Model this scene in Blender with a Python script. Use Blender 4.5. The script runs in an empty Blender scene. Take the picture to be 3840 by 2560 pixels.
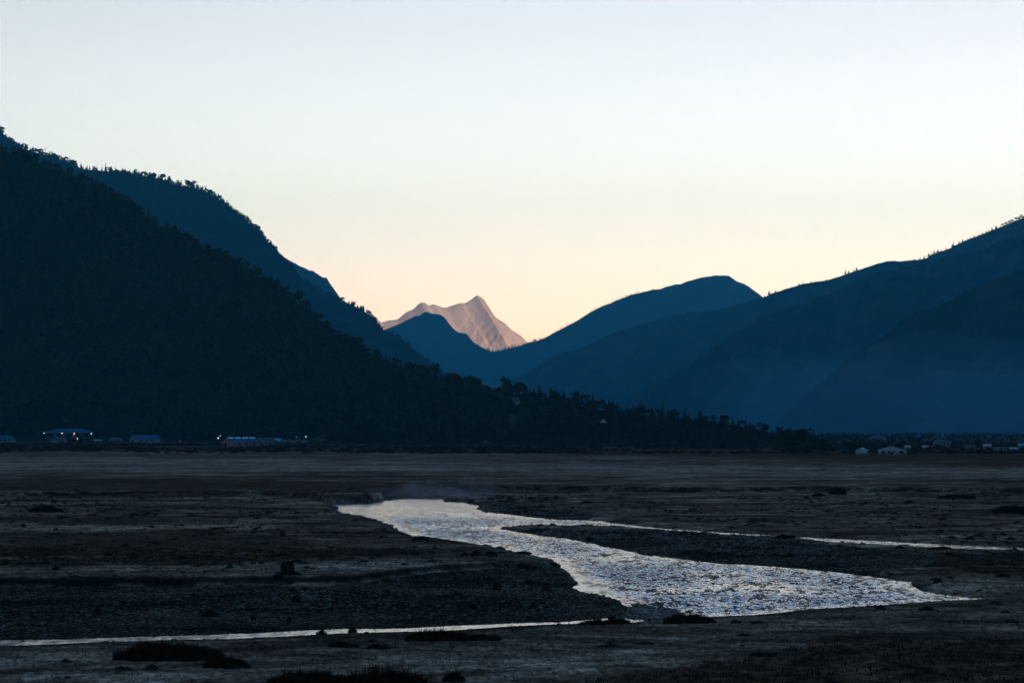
import bpy, math, random
import numpy as np
from mathutils import Vector, Matrix, Euler

SC = bpy.context.scene
COL = SC.collection
R = math.radians
rng = np.random.default_rng(7)
random.seed(7)

# ---------------------------------------------------------------- viewpoint
F, CX, HY, H = 7467.0, 1920.0, 1610.0, 12.0     # focal length in photo pixels, centre column, horizon row, eye height


def at(px, py, d):
    """the world point seen at photo pixel (px, py) at depth d"""
    return np.array([(px - CX) / F * d, d, H + (HY - py) / F * d])


def on_ground(px, py, z=0.0):
    d = (H - z) * F / (py - HY)
    return np.array([(px - CX) / F * d, d, z])


# ---------------------------------------------------------------- noise
_perm = np.random.default_rng(3).permutation(256)
_perm = np.concatenate([_perm, _perm, _perm])
_ga = np.random.default_rng(5).uniform(0, 2 * math.pi, 256)
_gx, _gy = np.cos(_ga), np.sin(_ga)


def pnoise(x, y):
    x = np.asarray(x, float); y = np.asarray(y, float)
    xi = np.floor(x).astype(np.int64); yi = np.floor(y).astype(np.int64)
    fx, fy = x - xi, y - yi
    xi &= 255; yi &= 255
    u = fx * fx * fx * (fx * (fx * 6 - 15) + 10); v = fy * fy * fy * (fy * (fy * 6 - 15) + 10)

    def g(ix, iy, dx, dy):
        h = _perm[_perm[ix & 255] + (iy & 255)]
        return _gx[h] * dx + _gy[h] * dy
    a = g(xi, yi, fx, fy); b = g(xi + 1, yi, fx - 1, fy)
    c = g(xi, yi + 1, fx, fy - 1); e = g(xi + 1, yi + 1, fx - 1, fy - 1)
    return ((a + (b - a) * u) + ((c + (e - c) * u) - (a + (b - a) * u)) * v) * 1.4


def fbm(x, y, octaves=4, gain=0.5, seed=0.0):
    s = 0; a = 1.0; f = 1.0; n = 0
    for k in range(octaves):
        s = s + a * pnoise(np.asarray(x) * f + 17.3 * k + seed * 3.7, np.asarray(y) * f - 9.1 * k + seed * 5.3)
        n += a; a *= gain; f *= 2.03
    return s / n


def smooth(t):
    t = np.clip(t, 0, 1)
    return t * t * (3 - 2 * t)


# ---------------------------------------------------------------- meshes and properties
def mesh(name, V, faces, mat=None, smooth_on=True, attrs=None):
    """faces: an (n,3) or (n,4) array, or a list of such arrays"""
    me = bpy.data.meshes.new(name)
    V = np.asarray(V, np.float32).reshape(-1, 3)
    fl = faces if isinstance(faces, list) else [faces]
    fl = [np.asarray(f, np.int32) for f in fl if len(f)]
    nl = sum(f.size for f in fl); npoly = sum(len(f) for f in fl)
    me.vertices.add(len(V)); me.vertices.foreach_set('co', V.ravel())
    me.loops.add(nl); me.loops.foreach_set('vertex_index', np.concatenate([f.ravel() for f in fl]))
    me.polygons.add(npoly)
    tot = np.concatenate([np.full(len(f), f.shape[1], np.int32) for f in fl])
    me.polygons.foreach_set('loop_start', np.concatenate([[0], np.cumsum(tot)[:-1]]).astype(np.int32))
    me.polygons.foreach_set('loop_total', tot)
    me.polygons.foreach_set('use_smooth', np.full(npoly, bool(smooth_on)))
    me.update(calc_edges=True)
    if attrs:
        for k, a in attrs.items():
            at_ = me.attributes.new(k, 'FLOAT', 'POINT')
            at_.data.foreach_set('value', np.asarray(a, np.float32).ravel())
    if mat:
        me.materials.append(mat)
    return me


def obj(name, me, parent=None, loc=None):
    o = bpy.data.objects.new(name, me)
    COL.objects.link(o)
    if parent:
        o.parent = parent
    if loc is not None:
        o.location = loc
    return o


def tag(o, label=None, cat=None, group=None, kind=None):
    if label: o['label'] = label
    if cat: o['category'] = cat
    if group: o['group'] = group
    if kind: o['kind'] = kind
    return o


def empty(name, loc, label, cat, group=None, rz=0.0, scale=1.0):
    o = bpy.data.objects.new(name, None)
    COL.objects.link(o)
    o.empty_display_size = 0.3
    o.location = loc; o.rotation_euler = (0, 0, rz); o.scale = (scale,) * 3
    return tag(o, label, cat, group)


def copy_thing(src, loc, rz, scale, label=None):
    c = src.copy(); COL.objects.link(c)
    c.location = loc; c.rotation_euler = (0, 0, rz)
    c.scale = scale if isinstance(scale, tuple) else (scale,) * 3
    if label: c['label'] = label
    for ch in src.children:
        k = ch.copy(); COL.objects.link(k); k.parent = c
    return c


def grid_faces(nu, nv):
    i = np.arange(nu * nv).reshape(nv, nu)
    return np.stack([i[:-1, :-1], i[:-1, 1:], i[1:, 1:], i[1:, :-1]], -1).reshape(-1, 4)


class Geo:
    """collects boxes, tubes and loose faces into one mesh"""
    def __init__(s): s.V = []; s.T = []; s.Q = []; s.n = 0
    def add(s, V, T=(), Q=()):
        V = np.asarray(V, float).reshape(-1, 3)
        s.V.append(V)
        if len(T): s.T.append(np.asarray(T, int).reshape(-1, 3) + s.n)
        if len(Q): s.Q.append(np.asarray(Q, int).reshape(-1, 4) + s.n)
        s.n += len(V)
    def box(s, x0, x1, y0, y1, z0, z1):
        V = [(x, y, z) for z in (z0, z1) for y in (y0, y1) for x in (x0, x1)]
        s.add(V, Q=[(0, 2, 3, 1), (4, 5, 7, 6), (0, 1, 5, 4), (2, 6, 7, 3), (0, 4, 6, 2), (1, 3, 7, 5)])
    def tube(s, pts, rad, n=6):
        pts = np.asarray(pts, float); m = len(pts)
        rad = np.broadcast_to(np.asarray(rad, float), (m,))
        V = []
        for i in range(m):
            t = pts[min(i + 1, m - 1)] - pts[max(i - 1, 0)]
            t = t / (np.linalg.norm(t) + 1e-9)
            a = np.cross(t, (0.31, 0.95, 0.05)); a /= np.linalg.norm(a) + 1e-9
            b = np.cross(t, a)
            for k in range(n):
                th = 2 * math.pi * k / n
                V.append(pts[i] + rad[i] * (math.cos(th) * a + math.sin(th) * b))
        Q = [(i * n + k, i * n + (k + 1) % n, (i + 1) * n + (k + 1) % n, (i + 1) * n + k) for i in range(m - 1) for k in range(n)]
        T = [(0, k + 1, k) for k in range(1, n - 1)] + [((m - 1) * n, (m - 1) * n + k, (m - 1) * n + k + 1) for k in range(1, n - 1)]
        s.add(V, T, Q)
    def arrays(s):
        return (np.concatenate(s.V), np.concatenate(s.T) if s.T else np.zeros((0, 3), int), np.concatenate(s.Q) if s.Q else np.zeros((0, 4), int))
    def mesh(s, name, mat, smooth_on=False):
        V, T, Q = s.arrays()
        return mesh(name, V, [T, Q], mat, smooth_on)


def scatter(name, protos, pos, scl, rot, which, mat, smooth_on=False):
    """merge many placed copies of the prototypes (V, T) into one mesh"""
    Vs, Ts, n = [], [], 0
    for k, (pv, pt) in enumerate(protos):
        idx = np.nonzero(which == k)[0]
        if not len(idx): continue
        c, s_ = np.cos(rot[idx])[:, None], np.sin(rot[idx])[:, None]
        sc = scl[idx]
        if sc.ndim == 1: sc = np.repeat(sc[:, None], 3, 1)
        x = pv[None, :, 0] * sc[:, :1]; y = pv[None, :, 1] * sc[:, 1:2]; z = pv[None, :, 2] * sc[:, 2:]
        W = np.stack([x * c - y * s_, x * s_ + y * c, z + 0 * c], -1) + pos[idx][:, None, :]
        m = len(pv)
        Vs.append(W.reshape(-1, 3))
        Ts.append((pt[None] + (np.arange(len(idx)) * m)[:, None, None] + n).reshape(-1, 3))
        n += m * len(idx)
    return mesh(name, np.concatenate(Vs), np.concatenate(Ts), mat, smooth_on)


# ---------------------------------------------------------------- materials
def new_mat(name):
    m = bpy.data.materials.new(name); m.use_nodes = True
    nt = m.node_tree
    return m, nt, nt.nodes['Principled BSDF']


def N(nt, t, **kw):
    n = nt.nodes.new(t)
    for k, v in kw.items():
        setattr(n, k, v)
    return n


def noise_mat(name, c1, c2, scale=1.0, rough=0.9, detail=4.0, bump=0.0, bscale=None, spec=0.0, mapping=(1, 1, 1), lo=0.35, hi=0.65):
    m, nt, b = new_mat(name)
    tc = N(nt, 'ShaderNodeTexCoord'); mp = N(nt, 'ShaderNodeMapping')
    mp.inputs['Scale'].default_value = mapping
    nt.links.new(tc.outputs['Object'], mp.inputs[0])
    no = N(nt, 'ShaderNodeTexNoise'); no.inputs['Scale'].default_value = scale; no.inputs['Detail'].default_value = detail
    nt.links.new(mp.outputs[0], no.inputs['Vector'])
    cr = N(nt, 'ShaderNodeValToRGB')
    cr.color_ramp.elements[0].position = lo; cr.color_ramp.elements[0].color = (*c1, 1)
    cr.color_ramp.elements[1].position = hi; cr.color_ramp.elements[1].color = (*c2, 1)
    nt.links.new(no.outputs['Fac'], cr.inputs[0]); nt.links.new(cr.outputs[0], b.inputs['Base Color'])
    b.inputs['Roughness'].default_value = rough; b.inputs['Specular IOR Level'].default_value = spec
    if bump:
        n2 = N(nt, 'ShaderNodeTexNoise'); n2.inputs['Scale'].default_value = bscale or scale * 4; n2.inputs['Detail'].default_value = 5
        nt.links.new(tc.outputs['Object'], n2.inputs['Vector'])
        bp = N(nt, 'ShaderNodeBump'); bp.inputs['Strength'].default_value = 1; bp.inputs['Distance'].default_value = bump
        nt.links.new(n2.outputs['Fac'], bp.inputs['Height']); nt.links.new(bp.outputs[0], b.inputs['Normal'])
    return m


def emit_mat(name, col, strength):
    m, nt, b = new_mat(name)
    b.inputs['Base Color'].default_value = (*col, 1)
    b.inputs['Emission Color'].default_value = (*col, 1); b.inputs['Emission Strength'].default_value = strength
    return m


M = {}
M['forest_floor'] = noise_mat('forest_floor', (0.012, 0.014, 0.010), (0.03, 0.032, 0.024), 0.02, bump=2.0, bscale=0.08)
M['far_slope'] = noise_mat('far_slope', (0.010, 0.014, 0.012), (0.062, 0.064, 0.058), 0.010, detail=10, lo=0.4, hi=0.72, bump=9.0, bscale=0.02)
M['rock'] = noise_mat('rock', (0.02, 0.02, 0.021), (0.045, 0.043, 0.042), 0.003, detail=8, bump=10.0, bscale=0.015)
M['snow_rock'] = noise_mat('snow_rock', (0.74, 0.66, 0.59), (0.86, 0.80, 0.74), 0.004, detail=10, bump=5.0, bscale=0.004, mapping=(1, 1, 0.35), lo=0.42, hi=0.58)
M['needles'] = noise_mat('needles', (0.015, 0.022, 0.014), (0.035, 0.045, 0.027), 0.6)
M['leaves'] = noise_mat('leaves', (0.013, 0.018, 0.010), (0.04, 0.044, 0.024), 0.5)
M['bark'] = noise_mat('bark', (0.02, 0.015, 0.012), (0.05, 0.04, 0.03), 4)
M['dry_scrub'] = noise_mat('dry_scrub', (0.011, 0.0066, 0.0042), (0.05, 0.029, 0.018), 3)
M['dry_grass'] = noise_mat('dry_grass', (0.035, 0.029, 0.023), (0.12, 0.105, 0.088), 2)
M['turf'] = noise_mat('turf', (0.009, 0.007, 0.0055), (0.03, 0.024, 0.019), 3, bump=0.05, bscale=8)
M['stone'] = noise_mat('stone', (0.014, 0.0118, 0.0095), (0.15, 0.128, 0.105), 4.0, rough=0.6, detail=2, spec=0.12, lo=0.42, hi=0.78)
M['dead_wood'] = noise_mat('dead_wood', (0.006, 0.005, 0.004), (0.022, 0.018, 0.014), 5, bump=0.03, bscale=12)


def scarred_floor():
    m = noise_mat('scarred_floor', (0.012, 0.014, 0.010), (0.03, 0.032, 0.024), 0.02, bump=2.0, bscale=0.08)
    nt = m.node_tree; b = nt.nodes['Principled BSDF']
    src = b.inputs['Base Color'].links[0].from_socket
    a = N(nt, 'ShaderNodeAttribute'); a.attribute_name = 'scar'
    no = N(nt, 'ShaderNodeTexNoise'); no.inputs['Scale'].default_value = 0.15; no.inputs['Detail'].default_value = 5
    tc = N(nt, 'ShaderNodeTexCoord'); nt.links.new(tc.outputs['Object'], no.inputs['Vector'])
    cr = N(nt, 'ShaderNodeValToRGB'); nt.links.new(no.outputs['Fac'], cr.inputs[0])
    cr.color_ramp.elements[0].position = 0.3; cr.color_ramp.elements[0].color = (0.03, 0.026, 0.021, 1)
    cr.color_ramp.elements[1].position = 0.7; cr.color_ramp.elements[1].color = (0.09, 0.08, 0.066, 1)
    mx = N(nt, 'ShaderNodeMix'); mx.data_type = 'RGBA'
    nt.links.new(a.outputs['Fac'], mx.inputs['Factor']); nt.links.new(src, mx.inputs[6]); nt.links.new(cr.outputs[0], mx.inputs[7])
    nt.links.new(mx.outputs[2], b.inputs['Base Color'])
    return m


M['scarred_floor'] = scarred_floor()
# ================================================================ mountains
FAR = 1.5                                              # the ranges behind the first hill stand this much further off
def ridge_table(pts, n, rough, seed, smoothing=0):
    """photo outline (px, py, depth) resampled into n crest points with a little crag"""
    p = np.array(pts, float)
    px = np.linspace(p[0, 0], p[-1, 0], n)
    py = np.interp(px, p[:, 0], p[:, 1]); d = np.interp(px, p[:, 0], p[:, 2])
    if smoothing:
        k = np.hanning(smoothing * 2 + 3); k /= k.sum()
        py = np.convolve(np.pad(py, smoothing + 1, mode='edge'), k, 'valid')
    if seed != 2:
        d = d * FAR
    py = py - rough * (fbm(px * 0.03, px * 0 + seed, 5, 0.6))
    return px, py, d


RIDGES = {}


def mountain(name, pts, front, width, back_width, mat, n=500, nv=90, rough=3.0, spur=0.25, spur_f=0.004, power=1.0, seed=1, smoothing=0, bump=0.06, base=-2.0, scar=None):
    px, py, d = ridge_table(pts, n, rough, seed, smoothing)
    RIDGES[name] = (px, py, d)
    C = np.stack([(px - CX) / F * d, d, H + (HY - py) / F * d], 1)
    hgt = np.maximum(C[:, 2] - base, 1.0)
    w = np.interp(px, [q[0] for q in width], [q[1] for q in width]) if isinstance(width, list) else width * hgt + 20
    fd = np.array(front, float); fd /= np.linalg.norm(fd)
    tf = np.linspace(1, 0, nv)                       # front foot -> crest
    tb = np.linspace(0, 1, 14)[1:]                   # crest -> back foot
    t = np.concatenate([tf, tb]); sgn = np.concatenate([np.ones(nv), -np.ones(13)])
    T, I = np.meshgrid(t, np.arange(n), indexing='ij')
    S = np.repeat(sgn[:, None], n, 1)
    wid = np.where(S > 0, np.repeat(w[None], len(t), 0), back_width * hgt[None] + 30)
    X = C[I, 0] + S * fd[0] * wid * T; Y = C[I, 1] + S * fd[1] * wid * T
    prof = (1 - T) ** power
    arc = np.concatenate([[0], np.cumsum(np.linalg.norm(np.diff(C[:, :2], axis=0), axis=1))])
    A = arc[I]
    bell = np.sin(np.pi * np.clip(T, 0, 1)) ** 0.8
    sp = fbm(A * spur_f + 0.5 * T, T * 1.2 + seed * 7, 4, 0.55, seed)
    rdg = 1 - 2 * np.abs(fbm(A * spur_f * 1.7 + T * 0.4, T * 0.9 - seed, 3, 0.5, seed + 4))
    push = (sp * 0.7 + rdg * 0.3) * spur * bell
    X += fd[0] * push * wid * 0.5; Y += fd[1] * push * wid * 0.5
    Z = base + hgt[I] * prof * (1 + 0 * T)
    Z += hgt[I] * bell * bump * (fbm(X * spur_f * 4, Y * spur_f * 4, 5, 0.55, seed + 9))
    V = np.stack([X, Y, Z], -1)
    at_ = None
    if scar:
        vx = CX + F * X / np.maximum(Y, 1); vy = HY - F * (Z - H) / np.maximum(Y, 1)
        vx = vx + 7 * fbm(X * 0.06, Z * 0.08 + Y * 0.02, 3, 0.5, 31); vy = vy + 7 * fbm(X * 0.06 + 40, Z * 0.08, 3, 0.5, 32)
        sc_ = np.zeros(vx.shape)
        for cx_, cy_, rx, ry, tilt in scar:
            dx, dy = vx - cx_, vy - cy_
            a, b_ = dx * math.cos(tilt) + dy * math.sin(tilt), -dx * math.sin(tilt) + dy * math.cos(tilt)
            sc_ = np.maximum(sc_, smooth((1.25 - (a / rx) ** 2 - (b_ / ry) ** 2) * 2))
        at_ = dict(scar=sc_ * (S > 0))
    me = mesh(name, V.reshape(-1, 3), grid_faces(n, len(t)), mat, True, at_)
    o = tag(obj(name, me), kind='structure')
    return V[:nv]                                     # the front face, foot first


def crop(x0, y0, s, pts, d=None):
    out = []
    for q in pts:
        out.append((x0 + q[0] / s, y0 + q[1] / s, q[2] if len(q) > 2 else d))
    return out


# A: the sunlit snow peak, far behind everything
pk = crop(1100, 950, 2.352, [(400, 560), (560, 520), (640, 535), (705, 562), (780, 608), (840, 592), (920, 582), (985, 525), (1060, 490), (1120, 433), (1157, 432), (1197, 462), (1245, 449), (1290, 470), (1340, 480), (1400, 460), (1475, 437), (1510, 440), (1560, 415), (1617, 367), (1665, 390), (1690, 420), (1740, 495), (1785, 565), (1860, 610), (1920, 670), (2020, 735), (2065, 785), (2150, 880), (2300, 960)], 14500)
mountain('snow_peak', pk, (0.6, -1), 1.15, 1.2, M['snow_rock'], n=520, nv=120, rough=2.5, spur=0.045, spur_f=0.003, seed=11, bump=0.022)

# B: the hazy middle range: dark tooth, saddle and the broad rounded hill
mid = crop(1100, 950, 2.352, [(300, 860), (600, 740), (820, 668), (935, 622), (1000, 590), (1075, 548), (1115, 550), (1130, 530), (1175, 514), (1220, 530), (1290, 537), (1345, 575), (1390, 640), (1440, 690), (1530, 712), (1590, 785), (1670, 830), (1740, 865), (1800, 862), (1900, 838), (2060, 793), (2200, 752)], 10500)
mid += crop(2040, 900, 1.3067, [(0, 482), (80, 438), (160, 396), (230, 352), (290, 321), (370, 291), (420, 270), (470, 258), (530, 244), (570, 240), (590, 232), (640, 217), (670, 215), (685, 208), (770, 184), (830, 175), (890, 172), (910, 177), (940, 199), (1000, 224), (1040, 255), (1085, 290), (1150, 340), (1250, 350)], 10500)
mid += [(3300, 1110, 10300), (3800, 1010, 10200), (4600, 1030, 10000), (5600, 980, 9800), (6500, 860, 8600), (7600, 700, 7600)]  # unseen continuation, added and shaped to block the low sun from this range
mountain('middle_range', mid, (0.0, -1), 1.2, 1.3, M['rock'], n=900, nv=110, rough=5, spur=0.4, spur_f=0.0022, seed=5, bump=0.07)

# C: rocky shoulder behind the second hill on the left
sh = [(300, 700, 7600), (880, 855, 7600)] + crop(0, 400, 1.96, [(1980, 1075), (2080, 1110), (2150, 1140), (2200, 1170), (2280, 1205)], 7600)
sh += crop(1100, 950, 2.352, [(60, 125), (130, 155), (170, 150), (210, 180), (260, 213), (295, 215), (330, 275), (370, 330), (410, 390), (480, 470), (640, 590), (900, 780), (1100, 950)], 7600)
mountain('rocky_shoulder', sh, (0.3, -1), 1.1, 1.2, M['rock'], n=420, nv=80, rough=4, spur=0.4, spur_f=0.004, seed=8, bump=0.08)

# D: second forested hill on the left
dl = [(-1500, 150, 4500), (-400, 380, 4400), (-60, 470, 4400)] + crop(0, 400, 1.96, [(0, 172), (20, 205), (60, 240), (100, 272), (160, 305), (300, 348), (400, 372), (480, 398), (560, 440), (620, 462), (780, 474), (900, 486), (1050, 505), (1150, 524), (1270, 568), (1330, 580), (1400, 594), (1500, 612), (1580, 662), (1660, 712), (1700, 752), (1750, 797), (1830, 852), (1880, 902), (1920, 960), (1960, 992), (2000, 1032), (2020, 1072), (2080, 1132)], 4500)
dl += crop(1100, 950, 2.352, [(30, 205), (60, 235), (150, 285), (250, 345), (340, 385), (420, 410), (500, 446), (600, 490), (660, 536), (705, 576), (750, 645), (800, 680), (860, 712), (940, 765), (1000, 812), (1100, 900), (1200, 970), (1280, 1030), (1340, 1095), (1500, 1220), (1700, 1330)], 4700)
FD = mountain('second_hill', dl, (0.45, -1), 1.25, 1.3, M['forest_floor'], n=560, nv=90, rough=3, spur=0.3, spur_f=0.006, seed=3, bump=0.06)

# F: the long hazy range on the right, with two nearer spurs
g1 = [(1500, 1625, 7600), (1740, 1490, 7600), (1850, 1455, 7600), (1900, 1432, 7600), (1980, 1398, 7500)] + crop(2040, 900, 1.3067, [(0, 598), (60, 562), (180, 528), (330, 462), (430, 427), (600, 382), (720, 350), (740, 354), (820, 346), (880, 337), (980, 307), (1075, 283), (1110, 264), (1160, 248), (1250, 220), (1310, 208), (1380, 198), (1440, 182), (1480, 168), (1530, 150), (1600, 127), (1680, 103), (1740, 104), (1800, 99), (1870, 92), (1900, 70), (1980, 44), (2060, 4)], 7000)
g1 += [(3700, 872, 6800), (3840, 815, 6600), (4300, 560, 6400), (5200, 250, 6200), (6400, 20, 6000), (8000, -300, 5800)]
FG1 = mountain('right_range', g1, (-0.35, -1), 1.0, 1.2, M['far_slope'], n=800, nv=120, rough=4, spur=0.5, spur_f=0.0035, seed=6, bump=0.08)
g2 = crop(2040, 900, 1.3067, [(250, 860), (380, 800), (440, 760), (560, 705), (700, 625), (850, 512), (980, 432), (1080, 378), (1180, 342), (1350, 282), (1500, 215), (1620, 165), (1800, 130), (2100, 60), (2352, -20)], 5200)
FG2 = mountain('middle_spur', g2, (-0.45, -1), 1.0, 0.7, M['far_slope'], n=420, nv=80, rough=6, spur=0.35, spur_f=0.005, seed=14, bump=0.09)
g3 = crop(2040, 900, 1.3067, [(1100, 935), (1200, 840), (1320, 735), (1430, 640), (1500, 565), (1650, 478), (1800, 375), (1980, 302), (2150, 228), (2250, 175), (2352, 148)], 3500)
g3 += [(4300, 760, 3450), (5500, 300, 3200), (7500, -500, 2800), (11000, -1300, 2300), (22000, -3600, 1400)]
FG3 = mountain('near_spur', g3, (-0.55, -1), 1.0, 0.9, M['far_slope'], n=420, nv=80, rough=6, spur=0.35, spur_f=0.006, seed=17, bump=0.09)
# unseen range added beside and behind the viewpoint to keep sun off the valley
c = np.array([(4900, 8700, 450), (4700, 7700, 850), (4600, 7050, 1380), (4500, 5000, 1500), (4400, 2500, 1500), (4500, 0, 1450), (4700, -2500, 1400), (5000, -6600, 1300)], float) * FAR
uu = np.linspace(0, 7, 260); C2 = np.stack([np.interp(uu, range(8), c[:, k]) for k in range(3)], 1)
tt = np.concatenate([np.linspace(1, 0, 60), np.linspace(0, 1, 20)[1:]]); ss = np.concatenate([-np.ones(60), np.ones(19)])
TT, II = np.meshgrid(tt, np.arange(260), indexing='ij')
XX = C2[II, 0] + ss[:, None] * 3100 * TT; YY = C2[II, 1]
ZZ = -2 + (C2[II, 2] + 90 * fbm(YY * 0.002, YY * 0, 4)) * (1 - TT) + 120 * np.sin(np.pi * TT) * fbm(XX * 0.002, YY * 0.002, 5)
tag(obj('sun_block_range', mesh('sun_block_range', np.stack([XX, YY, ZZ], -1).reshape(-1, 3), grid_faces(260, len(tt)), M['far_slope'])), kind='structure')

# E: the dark forested hill in front, running down to the right into the plain
e_out = np.array([(-1500, 60), (-300, 440), (0, 331), (60, 352), (150, 390), (210, 416), (300, 462), (350, 497), (400, 527), (450, 553), (490, 575), (520, 592), (590, 622), (640, 660), (700, 702), (760, 752), (830, 802), (880, 832), (920, 848), (1000, 868), (1040, 882), (1100, 893), (1140, 899), (1180, 901), (1230, 914), (1330, 929), (1400, 942), (1500, 953), (1600, 963), (1700, 977), (1760, 991), (1830, 1003), (1870, 1012), (1950, 1022)], float)
e_out[2:] *= 1.6327
e_out[2:, 1] += np.interp(e_out[2:, 0], [0, 1200, 1700, 2400], [24, 18, 8, 2])
e_d = np.interp(e_out[:, 0], [-1500, 0, 1000, 1700, 2300, 2800, 3050, 3200], [2800, 2450, 2050, 1660, 1450, 1270, 1180, 1130])
e_foot = np.interp(e_out[:, 0], [-1500, 0, 1000, 1500, 2000, 2500, 3000, 3200], [1950, 1825, 1660, 1525, 1420, 1290, 1120, 1080])
SCARS = [(1922, 1575, 14, 26, 0.25), (1903, 1606, 12, 22, 0.45), (1916, 1553, 8, 6, 0), (1846, 1572, 9, 4, 0), (2275, 1668, 28, 4, 0.05), (1823, 1657, 14, 9, 0), (1210, 1640, 40, 14, -0.5), (950, 1625, 60, 14, 0.1), (1980, 1590, 22, 4, 0.1), (1740, 1532, 10, 4, 0), (1440, 1672, 60, 4, 0)]
FE = mountain('forested_hill', np.column_stack([e_out, e_d]), (0.12, -1), [(a, b) for a, b in zip(e_out[:, 0], e_d - e_foot)], 1.4, M['scarred_floor'], n=900, nv=150, scar=SCARS, rough=10, spur=0.22, spur_f=0.012, seed=2, bump=0.05, power=1.0, base=0.4)
# ================================================================ river plain
river_px = [(1233, 1889), (1309, 1886), (1385, 1884), (1439, 1878), (1505, 1871), (1581, 1869), (1668, 1871), (1660, 1879), (1733, 1884), (1793, 1894), (1804, 1900), (1785, 1908), (1810, 1916), (1897, 1927), (1962, 1935), (2033, 1943), (2125, 1949), (2256, 1951), (2288, 1960), (2370, 1968),
            (2480, 1980), (2596, 1988), (2711, 1996), (2885, 2004), (3018, 2013), (3174, 2021), (3405, 2033), (3636, 2045), (3840, 2054), (4300, 2076), (6000, 2150),
            (6000, 2172), (4300, 2090), (3840, 2069), (3752, 2067), (3561, 2061), (3463, 2055), (3370, 2051), (3255, 2045), (3145, 2039), (3058, 2028), (3012, 2019), (2914, 2013), (2804, 2008), (2700, 2003), (2596, 1993), (2480, 1988), (2370, 1981), (2234, 1976), (2071, 1974), (1962, 1973), (1878, 1979),
            (1902, 1987), (1989, 2001), (2125, 2019), (2207, 2033), (2261, 2048), (2343, 2063), (2419, 2079), (2480, 2086), (2596, 2101), (2711, 2113), (2769, 2115), (2850, 2120), (2971, 2129), (3058, 2136), (3174, 2149), (3272, 2162), (3347, 2172), (3428, 2181), (3420, 2195), (3451, 2213), (3521, 2227), (3636, 2240), (3760, 2243),
            (3700, 2246), (3521, 2253), (3347, 2266), (3174, 2277), (3058, 2282), (2989, 2289), (2931, 2297), (2827, 2306), (2682, 2312), (2490, 2322), (2359, 2335), (2169, 2339), (2049, 2342), (1918, 2348), (1668, 2366), (1521, 2369), (1363, 2373), (1280, 2375), (1088, 2385), (871, 2396), (653, 2399), (381, 2408), (190, 2417), (0, 2422), (-400, 2436), (-1500, 2480),
            (-1500, 2450), (-400, 2410), (0, 2399), (190, 2396), (354, 2391), (544, 2385), (762, 2379), (980, 2371), (1143, 2362), (1280, 2356), (1400, 2355), (1505, 2354), (1663, 2346), (1799, 2340), (1989, 2332), (2125, 2329), (2245, 2318), (2330, 2314), (2370, 2306), (2405, 2298), (2392, 2288), (2332, 2267), (2322, 2251), (2261, 2232), (2180, 2218), (2144, 2203), (2163, 2189), (2152, 2168), (2125, 2139), (2093, 2126), (2087, 2112), (2071, 2098), (1989, 2085), (1902, 2065), (1799, 2046), (1744, 2037), (1673, 2024), (1624, 2020), (1548, 2017), (1532, 2003), (1494, 1992), (1478, 1984), (1472, 1968), (1439, 1960), (1418, 1951), (1363, 1938), (1282, 1923), (1254, 1919), (1271, 1902)]
RIVER = np.array([on_ground(x, y)[:2] for x, y in river_px])
POOLS = [np.array([on_ground(x, y)[:2] for x, y in p]) for p in ([(3058, 1905), (3080, 1903), (3112, 1905), (3090, 1909)], [(1655, 1854), (1690, 1852), (1697, 1854), (1670, 1857)])]


def inside(poly, x, y):
    r = np.zeros(x.shape, bool)
    a = poly; b = np.roll(poly, -1, 0)
    for (x0, y0), (x1, y1) in zip(a, b):
        if y0 == y1: continue
        c = (y0 > y) != (y1 > y)
        r ^= c & (x < (x1 - x0) * (y - y0) / (y1 - y0) + x0)
    return r


def sdist(poly, x, y):
    d = np.full(x.shape, 1e12)
    for (x0, y0), (x1, y1) in zip(poly, np.roll(poly, -1, 0)):
        ex, ey = x1 - x0, y1 - y0
        t = np.clip(((x - x0) * ex + (y - y0) * ey) / (ex * ex + ey * ey + 1e-9), 0, 1)
        d = np.minimum(d, (x - x0 - t * ex) ** 2 + (y - y0 - t * ey) ** 2)
    d = np.sqrt(d)
    return np.where(inside(poly, x, y), -d, d)


def zone(px_poly, z=0.3):
    return np.array([on_ground(a, b, z)[:2] for a, b in px_poly])


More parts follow.
